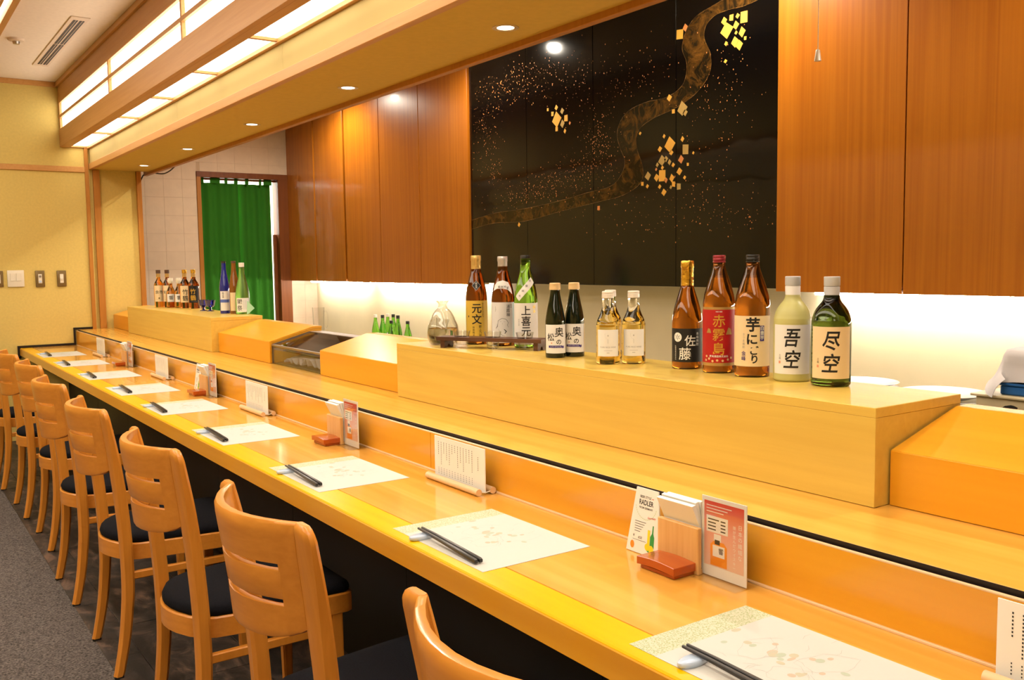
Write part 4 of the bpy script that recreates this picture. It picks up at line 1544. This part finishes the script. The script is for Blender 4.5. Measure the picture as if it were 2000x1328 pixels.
# three small clear bottles of rice wine
RICE = smooth_curve([(.93, 0), (1, .004), (1, .03), (1, .104), (.985, .112), (.90, .124), (.66, .142), (.52, .156), (.475, .168), (.475, .187)], 3)
for loc, nm in (((.776, 1.993, ZT), 'front left of the three'), ((.858, 2.077, ZT), 'behind the other two'), ((.840, 1.956, ZT), 'front right of the three')):
    bottle('rice_wine_bottle', 'small clear bottle of yellow rice wine, ' + nm, loc, .0335, RICE, 'ricewine',
           [('cap', [(0, .206), (.0155, .206), (.0165, .2045), (.0165, .200), (.0158, .199), (.0168, .198), (.0168, .187), (.0150, .185), (0, .185)], 'cap_white')],
           [('label', 'lab_white', -.034, .034, .0236, .0987, [(P(lambda p: (line(p, 'PURE RICE WINE', 0, .0495, .0062), disc2(p, 0, .082, .0013, .0022), rect2(p, -.012, .012, .0395, .0402), rect2(p, -.004, .004, .033, .0342))), 'grey_ink'),
               (P(lambda p: ([stroke2(p, [(.009 * math.cos(a), .083 + .011 * math.sin(a)), (.009 * math.cos(a + .3), .083 + .011 * math.sin(a + .3))], .0005) for a in [PI * .8 + .3 * k for k in range(7)]], rect2(p, -.0003, .0003, .060, .072))), 'art_line')], False)], group='small rice wine bottles')

# big shochu bottles
SATO = smooth_curve([(.92, 0), (1, .006), (1, .05), (1, .118), (.97, .135), (.86, .160), (.70, .184), (.53, .206), (.42, .222), (.39, .238), (.385, .275)], 3)
bottle('shochu_bottle', 'amber bottle with black label and gold foil neck', (.866, 1.772, ZT), .0408, SATO, 'amber_fill',
       [('foil', [(0, .289), (.0160, .289), (.0175, .286), (.0178, .272), (.0162, .268), (.0166, .240), (.0172, .219), (0, .219)], 'gold_foil')],
       [('label', 'lab_black', -.055, .055, .0195, .109, [(P(lambda p: (line(p, '佐', .008, .077, .031, .008), line(p, '藤', -.006, .042, .035, .008), disc2(p, -.027, .086, .0125))), 'white_ink'),
           (P(lambda p: [stroke2(p, [(-.027 + .002 * math.cos(a), .086 + .002 * math.sin(a)), (-.027 + .0075 * math.cos(a), .086 + .0075 * math.sin(a))], .0028) for a in [PI / 3 * k + PI / 6 for k in range(6)]]), 'ink'),
           (P(lambda p: (column(p, '本格焼酎', .029, .100, .0085, 1.1), column(p, '佐藤酒造有限会社', -.034, .064, .0045, 1.1))), 'white_ink')], False)], turn=.0)
SHO = smooth_curve([(.93, 0), (1, .006), (1, .05), (1, .165), (.985, .182), (.92, .200), (.76, .224), (.57, .248), (.44, .264), (.375, .276), (.37, .288)], 3)
CAPL = [(0, .302), (.0150, .302), (.0163, .300), (.0163, .296), (.0156, .295), (.0163, .294), (.0163, .289), (.0150, .2875), (.0165, .286), (.0165, .283), (0, .283)]
bottle('shochu_bottle', 'amber bottle with red and gold label and dark red cap', (.862, 1.655, ZT), .0409, SHO, 'amber_fill', [('cap', CAPL, 'cap_red')],
       [('label', 'lab_tan', -.060, .060, .0195, .170, [(P(lambda p: rect2(p, -.060, .060, .0275, .1635)), 'lab_red'),
           (P(lambda p: (column(p, '赤霧島', .0, .152, .034, 1.05, .008), None)), 'gold_ink'),
           (P(lambda p: [poly2(p, q) for q in ([(-.034, .104), (-.020, .104), (-.023, .114), (-.029, .116)], [(.018, .100), (.036, .100), (.033, .114), (.025, .118)])]), 'lab_tan'),
           (P(lambda p: (line(p, '霧島酒造株式会社', .0, .0445, .0062, .01), line(p, '本格 焼酎', 0, .1585, .004))), 'white_ink'),
           (P(lambda p: [disc2(p, x, z, .0032, None, 8) for x, z in ((-.036, .034), (-.026, .038), (-.016, .032), (-.004, .034), (.010, .033), (.024, .036), (.034, .040), (-.034, .044))]), 'cap_gold')], False)], turn=.0)
bottle('shochu_bottle', 'amber bottle with cream brush-lettered label and black cap', (.863, 1.546, ZT), .0430, SHO, 'amber_fill', [('cap', CAPL, 'cap_black')],
       [('label', 'lab_cream', -.062, .058, .0275, .152, [(P(lambda p: (line(p, '芋', .002, .131, .036, .03), line(p, 'に', .0, .095, .030, .03), column(p, 'ごり', .006, .079, .023, .95, .03))), 'ink'),
           (P(lambda p: (rect2(p, .0195, .031, .090, .128), column(p, '金峰', -.021, .066, .012, 1.05, .01))), 'purple'),
           (P(lambda p: (column(p, '白豊芋', .0253, .1275, .0112, 1.05, .01))), 'white_ink'), (P(lambda p: column(p, 'さつま焼酎', -.021, .110, .0065, 1.2)), 'grey_ink')], False)], turn=.0)
JIN = smooth_curve([(.90, 0), (.985, .004), (1, .012), (1, .05), (1, .138), (.97, .152), (.86, .168), (.66, .182), (.48, .192), (.40, .202), (.385, .216), (.385, .224)], 3)
def tape(m1, m2):
    return [('neck_tape', [(0, .2262), (.0170, .2262), (.0176, .224), (.0170, .200), (.0182, .196), (0, .196)], m2), ('cap', [(0, .2485), (.0168, .2485), (.0178, .2475), (.0178, .2285), (.0168, .2268), (0, .2268)], m1)]
bottle('shochu_bottle', 'frosted pale yellow bottle with white label and grey cap', (.867, 1.427, ZT), .0435, JIN, 'frost', tape('grey_tape', 'white_tape'),
       [('label', 'lab_white', -.050, .050, .019, .1355, [(P(lambda p: column(p, '吾空', 0, .128, .046, 1.08, .018, .85, .2)), 'ink'), (P(lambda p: column(p, '三岳', -.030, .066, .006, 1.1)), 'ink'), (P(lambda p: rect2(p, -.033, -.028, .044, .050)), 'pale_red')], False)])
bottle('shochu_bottle', 'dark green bottle with cream label and grey cap, rightmost', (.863, 1.315, ZT), .0440, JIN, 'dark_green', tape('grey_tape', 'grey_tape'),
       [('label', 'lab_cream', -.050, .050, .019, .1365, [(P(lambda p: column(p, '尽空', 0, .128, .046, 1.08, .018, .85, .2)), 'ink'), (P(lambda p: column(p, '三岳', -.030, .066, .006, 1.1)), 'ink'), (P(lambda p: rect2(p, -.033, -.028, .044, .050)), 'pale_red')], False)])

# ---------------------------------------------------------------- carafe, rack and tasting cups
cf = thing('sake_carafe', 'rounded clear glass carafe with an ice pocket', 'carafe', (.752, 2.872, ZT))
outer = smooth_curve([(.0, .0), (.040, .001), (.052, .012), (.057, .035), (.054, .065), (.046, .085), (.040, .100), (.030, .118), (.019, .130), (.0150, .140), (.0165, .148), (.0235, .156)], 4)
inner = [(max(a - .0022, 0), z + (.003 if z < .01 else 0)) for a, z in outer[::-1]]
link('glass_wall', LA(outer + inner[:-1] + [(0, .004)], 40), 'glass', cf, 40)
link('sake', LA([(0, .0045), (.036, .0048), (.0478, .014), (.0535, .035), (.0520, .058), (0, .058)], 32), 'sake', cf, 40)
bm = LA(smooth_curve([(0, .018), (.010, .020), (.0165, .032), (.019, .055), (.022, .078), (.024, .092)], 4) + smooth_curve([(.0225, .092), (.0205, .078), (.0175, .055), (.015, .033), (.009, .023), (0, .021)], 4), 24)
bmesh.ops.rotate(bm, verts=bm.verts, matrix=Matrix.Rotation(.22, 3, 'Y'), cent=(0, 0, .09))
link('ice_pocket', bm, 'glass', cf, 40)

rk_a = math.atan2(-.335, .18)
rk = thing('cup_rack', 'dark walnut rack carrying three tasting cups', 'rack', (.755, 2.588, ZT), rk_a, None)
rk.location = (.665 + .09 + .881 * .034, 2.755 - .1675 + .473 * .034, ZT)
bm = bmesh.new()
HL, HW = .20, .035
outl = [bm.verts.new(p) for p in ((-HL, -HW, .026), (HL, -HW, .026), (HL, HW, .026), (-HL, HW, .026))]
es = [bm.edges.new((outl[i], outl[(i + 1) % 4])) for i in range(4)]
CUPX = (-.118, .003, .124)
for cx in CUPX:
    cv = [bm.verts.new((cx + .0262 * math.cos(2 * PI * k / 24), .0262 * math.sin(2 * PI * k / 24), .026)) for k in range(24)]
    es += [bm.edges.new((cv[i], cv[(i + 1) % 24])) for i in range(24)]
bmesh.ops.triangle_fill(bm, edges=es, use_beauty=True)
ret = bmesh.ops.extrude_face_region(bm, geom=bm.faces[:])
bmesh.ops.translate(bm, verts=[g for g in ret['geom'] if isinstance(g, bmesh.types.BMVert)], vec=(0, 0, .0125))
bmesh.ops.recalc_face_normals(bm, faces=bm.faces[:])
link('plank', bm, 'darkwood', rk)
for x in (-.178, .178):
    link('foot', PR([(-.030, 0), (-.012, 0), (-.004, .012), (.004, .012), (.012, 0), (.030, 0), (.030, .0258), (-.030, .0258)], 'x', x - .008, x + .008), 'darkwood', rk)
CUP = [(0, .0005), (.017, .0005), (.0188, .003), (.022, .020), (.0252, .036), (.0300, .058), (.0285, .058), (.0238, .037), (.0205, .021), (.016, .010), (0, .009)]
ca, sa = math.cos(rk_a), math.sin(rk_a)
for cx, nm in zip(CUPX, ('beside the carafe', 'in the middle of the rack', 'at the right end of the rack')):
    o = thing('tasting_cup', 'clear glass tasting cup, ' + nm, 'cup', (rk.location.x + cx * ca, rk.location.y + cx * sa, ZT + .0004), group='tasting cups')
    link('glass_wall', LA(CUP, 32), 'glass', o, 35)

# ---------------------------------------------------------------- bottles on the far display box
WHI = smooth_curve([(.94, 0), (1, .004), (1, .05), (1, .150), (.95, .166), (.72, .184), (.46, .200), (.40, .214), (.40, .235)], 3)
def whisky(loc, R, gm, capm, label, txt, lab, ink, second=None, k=1.0):
    b = [(a, z * k) for a, z in WHI]
    bottle('whisky_bottle', label, loc, R, b, gm, [('neck_label', cyl(.0150, .218 * k, .0150, .244 * k), 'lab_tan'), ('cap', cyl(.0162, .2445 * k, .0162, .271 * k), capm)],
           [('label', lab, -R * 1.05, R * 1.05, .041 * k, .158 * k, [(P(lambda p: txt(p)), ink), (P(lambda p: (disc2(p, 0, .066, .006), rect2(p, -.026, .026, .055, .0558)) if second else rect2(p, -.02, .02, .05, .0507)), second or 'grey_ink')], False)], seg=28)
whisky((.804, 7.03, ZT), .0335, 'whisky', 'cap_brown', 'light whisky bottle with brown cap and cream label, leftmost', lambda p: (line(p, '余市', 0, .110, .028, .01)), 'lab_cream', 'ink', 'olive')
whisky((.850, 6.968, ZT), .0335, 'dark_whisky', 'cap_brown', 'darker whisky bottle with brown cap and cream label, second from left', lambda p: (line(p, '宮城峡', 0, .110, .023, .008)), 'lab_cream', 'ink', 'olive')
whisky((.897, 6.69, ZT), .0355, 'dark_whisky', 'gold_foil', 'gold capped whisky bottle with cream label', lambda p: (column(p, '竹鶴', 0, .135, .040, 1.1, .008)), 'lab_cream', 'ink')
whisky((.925, 6.575, ZT), .0375, 'dark_whisky', 'gold_foil', 'gold capped whisky bottle with black label, beside the blue glasses', lambda p: (column(p, '竹鶴', -.006, .140, .040, 1.1, .008)), 'lab_black', 'gold_ink')
DEC = [(.90, 0), (1, .004), (.96, .105), (.70, .128), (.42, .150), (.36, .160), (.36, .172)]
for loc, nm in (((.846, 6.868, ZT), 'left one'), ((.884, 6.800, ZT), 'right one')):
    t = bottle('decanter_bottle', 'short faceted whisky decanter with white label, ' + nm, loc, .0340, DEC, 'whisky', [('stopper', [(0, .212), (.017, .212), (.0185, .205), (.0185, .182), (.0135, .173), (0, .173)], 'white_plastic')],
               [('label', 'lab_white', -.030, .030, .042, .098, [(P(lambda p: line(p, '響', 0, .072, .032, .005)), 'ink')], False)], seg=12, group='short whisky decanters')
BLU = smooth_curve([(.93, 0), (1, .005), (1, .05), (1, .145), (.96, .170), (.80, .205), (.60, .240), (.48, .268), (.44, .290), (.44, .312)], 3)
bottle('sake_bottle', 'slim dark blue bottle with white label and blue band, far box', (.868, 5.715, ZT), .0300, BLU, 'blue', [('cap', cyl(.0140, .309, .0140, .3225), 'cap_black')],
       [('label', 'lab_white', -.030, .030, .018, .138, [(P(lambda p: rect2(p, -.030, .030, .068, .087)), 'lab_blue'), (P(lambda p: column(p, '純米酒', -.010, .132, .011, 1.1, .01)), 'ink')], False)])
bottle('sake_bottle', 'slim brown bottle with buff label between blue and green bottles', (.905, 5.640, ZT), .0300, BLU, 'brown_glass', [('cap', cyl(.0140, .309, .0140, .3225), 'cap_brown')],
       [('label', 'lab_cream', -.030, .030, .018, .130, [], False)])
GRN = smooth_curve([(.90, 0), (1, .006), (1, .04), (1, .098), (.97, .120), (.86, .155), (.66, .195), (.48, .225), (.40, .250), (.39, .285)], 3)
bottle('sake_bottle', 'frosted green bottle with white label and cream cap, far box', (.925, 5.552, ZT), .0425, GRN, 'frost_green', [('cap', cyl(.0165, .282, .0165, .311), 'cap_white')],
       [('label', 'lab_white', -.042, .042, .013, .098, [(P(lambda p: column(p, '獺祭', -.020, .094, .034, 1.15, .006)), 'ink'), (P(lambda p: [rect2(p, x, x + .0012, .03, .085) for x in (.004, .012, .020)]), 'grey_ink')], False)])
for loc, nm in (((.868, 6.165, ZT), 'left one'), ((.885, 6.075, ZT), 'right one')):
    g = thing('cut_glass', 'blue cut glass sake cup with a clear foot, ' + nm, 'glass', loc, group='blue cut glasses')
    link('bowl', LA([(0, .026), (.016, .027), (.027, .036), (.035, .072), (.0335, .072), (.0255, .038), (.015, .030), (0, .029)], 16), 'cutglass', g, 20)
    link('foot', LA([(0, 0), (.024, 0), (.023, .003), (.009, .008), (.007, .026), (0, .026)], 20), 'cutglass', g, 40)
tag(link('green_card', PR([(.908, ZT), (.955, ZT + .038), (.912, ZT + .085)], 'y', 5.43, 5.434), 'palegreen'), 'pale green folded paper corner behind the frosted green bottle', 'paper')

# ---------------------------------------------------------------- things on the back worktop
SG = smooth_curve([(.92, 0), (1, .005), (1, .05), (1, .105), (.94, .128), (.72, .155), (.50, .178), (.42, .192), (.42, .210)], 3)
ZW = .7802     # datum of the stacked things
Z6 = .6202     # worktop surface
sg = [(2.48, 6.897, 1, 'cap_white', 'leftmost'), (2.47, 6.747, 1.01, 'cap_black', 'second from left'), (2.56, 6.832, 1.02, 'cap_white', 'half hidden, third from left'), (2.38, 6.423, .92, 'cap_black', 'short one in front'),
      (2.56, 6.733, 1.02, 'cap_black', 'tall one behind the short one'), (2.46, 6.463, 1.04, 'cap_black', 'second from right'), (2.44, 6.268, .92, 'cap_black', 'standing apart on the right')]
for x, y, hk, cm, nm in sg:
    bottle('small_sake_bottle', 'small green bottle on the back counter, ' + nm, (x, y, Z6), .0320, ztop(SG, 1.338 * hk), 'small_green', [('cap', cyl(.0145, .272 * hk, .0145, .297 * hk), cm)],
           [('label', 'lab_white' if cm == 'cap_white' or nm == 'second from right' else 'lab_black', -.030, .030, .05, .150, [], False)], seg=24, group='small green bottles')
gp = thing('glass_pitcher', 'clear glass pitcher in front of the white tiled corner', 'pitcher', (2.55, 8.24, Z6))
link('glass_wall', LA([(0, .001), (.046, .001), (.05, .01), (.054, .20), (.058, .31), (.0555, .31), (.0515, .20), (.047, .014), (0, .010)], 28), 'acrylic', gp, 40)
link('handle', TU(smooth_curve([(.054, 0, .27), (.085, 0, .265), (.095, 0, .20), (.085, 0, .12), (.052, 0, .10)], 5), .006, 8), 'acrylic', gp, 40)
for x, y, rr, nm in ((2.165, 2.125, .135, 'partly behind the dark green bottle'), (2.12, 1.775, .150, 'beside the beige crate')):
    t = thing('plate_stack', 'stack of large white round plates ' + nm, 'plates', (x, y, Z6), group='white plate stacks')
    for k in range(12):
        z = .020 * k
        link('plate', LA([(0, z), (rr * .6, z), (rr * .66, z + .004), (rr * .97, z + .017), (rr, z + .019), (rr * .985, z + .0205), (rr * .62, z + .0075), (0, z + .006)], 40), 'plate', t, 40)
t = thing('beige_crate', 'beige plastic crate with black lettering at the right edge', 'crate', (2.0, 1.30, Z6))
wpart('body', B(1.915, 2.22, 1.02, 1.545, Z6, ZW + .112, bevel=.004), 'beige', t)
wpart('rim', B(1.902, 2.235, 1.005, 1.556, ZW + .112, ZW + .120, bevel=.002), 'beige', t)
p = N2()
line(p, 'CA', .125, .062, .085, .02, 1, 0, .25)
wpart('lettering', face_x(p, 1.9145, 1.545, ZW), 'ink', t)
t = thing('blue_tray', 'blue plastic tray on the beige crate', 'tray', (2.05, 1.25, ZW + .12))
wpart('body', B(1.936, 2.2, 1.01, 1.480, ZW + .1205, ZW + .150, bevel=.004), 'blue_plastic', t)
wpart('rim', B(1.930, 2.208, 1.002, 1.486, ZW + .150, ZW + .158, bevel=.002), 'blue_plastic', t)
tag(link('stacked_bowl_box', B(1.962, 2.18, 1.03, 1.455, ZW + .1582, ZW + .255, bevel=.01), 'cloth'), 'white covered box on the blue tray under the cloth', 'box')
bm = bmesh.new()
# cloth: a top sheet, a front drop facing the room and a corner hanging down past the tray
top = [(1.945, 1.468), (2.19, 1.468), (2.19, 1.02), (1.945, 1.02)]
nj = 16
rows_ = []
for j in range(nj + 1):
    y = 1.468 - .448 * j / nj
    rip = math.sin(j * 1.1) * .004
    rows_.append([bm.verts.new(q) for q in ((2.20, y, ZW + .2585), (2.05, y, ZW + .262 + rip * .4), (1.955, y, ZW + .262), (1.944, y, ZW + .257), (1.936 + rip, y, ZW + .22), (1.930 + rip, y, ZW + .185), (1.926 + rip * 1.3, y, ZW + .160 + .004 * math.sin(j * .7)))])
for a, b in zip(rows_, rows_[1:]):
    for i in range(len(a) - 1):
        bm.faces.new((a[i], a[i + 1], b[i + 1], b[i]))
E0 = rows_[0]
drop1 = [bm.verts.new(q) for q in ((2.20, 1.480, ZW + .22), (2.06, 1.480, ZW + .225), (1.962, 1.482, ZW + .226), (1.946, 1.482, ZW + .222), (1.930, 1.478, ZW + .200), (1.918, 1.466, ZW + .185), (1.912, 1.452, ZW + .172))]
drop2 = [bm.verts.new(q) for q in ((2.20, 1.49, ZW + .185), (2.06, 1.492, ZW + .185), (1.966, 1.500, ZW + .182), (1.945, 1.502, ZW + .178), (1.920, 1.500, ZW + .158), (1.900, 1.488, ZW + .150), (1.893, 1.470, ZW + .146))]
drop3 = [bm.verts.new(q) for q in ((2.20, 1.50, ZW + .165), (2.06, 1.502, ZW + .165), (1.970, 1.519, ZW + .162), (1.945, 1.521, ZW + .158), (1.915, 1.516, ZW + .138), (1.893, 1.500, ZW + .124), (1.888, 1.480, ZW + .114))]
for a, b in ((E0, drop1), (drop1, drop2), (drop2, drop3)):
    for i in range(6):
        bm.faces.new((a[i], b[i], b[i + 1], a[i + 1]))
bmesh.ops.recalc_face_normals(bm, faces=bm.faces[:])
bmesh.ops.subdivide_edges(bm, edges=bm.edges[:], cuts=1, smooth=.6, use_grid_fill=True)
bmesh.ops.solidify(bm, geom=bm.faces[:], thickness=.002)
tag(link('white_cloth', bm, 'cloth', smooth=70), 'white cloth draped over the tray at the right edge', 'cloth')

# ---------------------------------------------------------------- curtain, cables, pull cord
cu = thing('noren_curtain', 'split green cloth curtain hung in the doorway', 'curtain', (2.0, YT + .05, .6))
wpart('rod', TU([(DX0 + .034, YT + .05, 2.140), (DX1 - .10, YT + .05, 2.140)], .010, 10), 'jamb', cu, 40)
def cloth_panel(x0, x1, ph):
    bm = bmesh.new()
    n = 26
    g = []
    for z in (.55, 1.3, 2.105):
        g.append([bm.verts.new((x0 + (x1 - x0) * i / n, YT + .05 + .016 * math.sin(i * .75 + ph) * (1.1 if z < 1 else .8), z)) for i in range(n + 1)])
    for a, b in zip(g, g[1:]):
        for i in range(n):
            bm.faces.new((a[i], a[i + 1], b[i + 1], b[i]))
    bmesh.ops.recalc_face_normals(bm, faces=bm.faces[:])
    bmesh.ops.solidify(bm, geom=bm.faces[:], thickness=.002)
    return bm
wpart('cloth_panel', cloth_panel(DX0 + .036, 1.985, 0), 'curtain', cu, 60)
wpart('cloth_panel', cloth_panel(1.980, 2.312, 1.5), 'curtain', cu, 60).location.y += .034
for x0, x1 in ((1.640, 1.665), (1.725, 1.815), (1.86, 1.885), (1.95, 1.982), (2.055, 2.085), (2.19, 2.21), (2.235, 2.312)):
    wpart('hanging_loop', B(x0, x1, YT + .038, YT + .062, 2.10, 2.152, bevel=.003), 'curtain', cu)

tag(link('power_cable', TU(smooth_curve([(1.00, YW + .10, 2.10), (.992, YW + .16, 2.06), (.985, YW + .2, 2.0), (.978, YW + .22, 1.93), (.976, YW + .22, 1.85)], 5), .005, 8), 'cable', smooth=40), 'black cable hanging beside the wooden corner post', 'cable')
tag(link('power_cable', TU(smooth_curve([(1.05, 7.95, 2.098), (1.06, 7.75, 2.078), (1.055, 7.55, 2.082), (1.05, 7.40, 2.098)], 5), .005, 8), 'cable', smooth=40), 'black cable looping under the soffit back rail', 'cable')
pc = thing('pull_cord', 'white pull cord with a cone end before the right cabinets', 'pull cord', (1.95, 2.183, 2.045))
wpart('string', TU([(1.95, 2.183, 2.085), (1.95, 2.183, ZC)], .0016, 6), 'cord', pc)
wpart('cone', LA([(0, 2.047), (.0125, 2.047), (.0120, 2.052), (.0075, 2.085), (.005, 2.088), (0, 2.088)], 16, 1.95, 2.183), 'cap_white', pc, 40)

bpy.data.objects.remove(_fo, do_unlink=True)
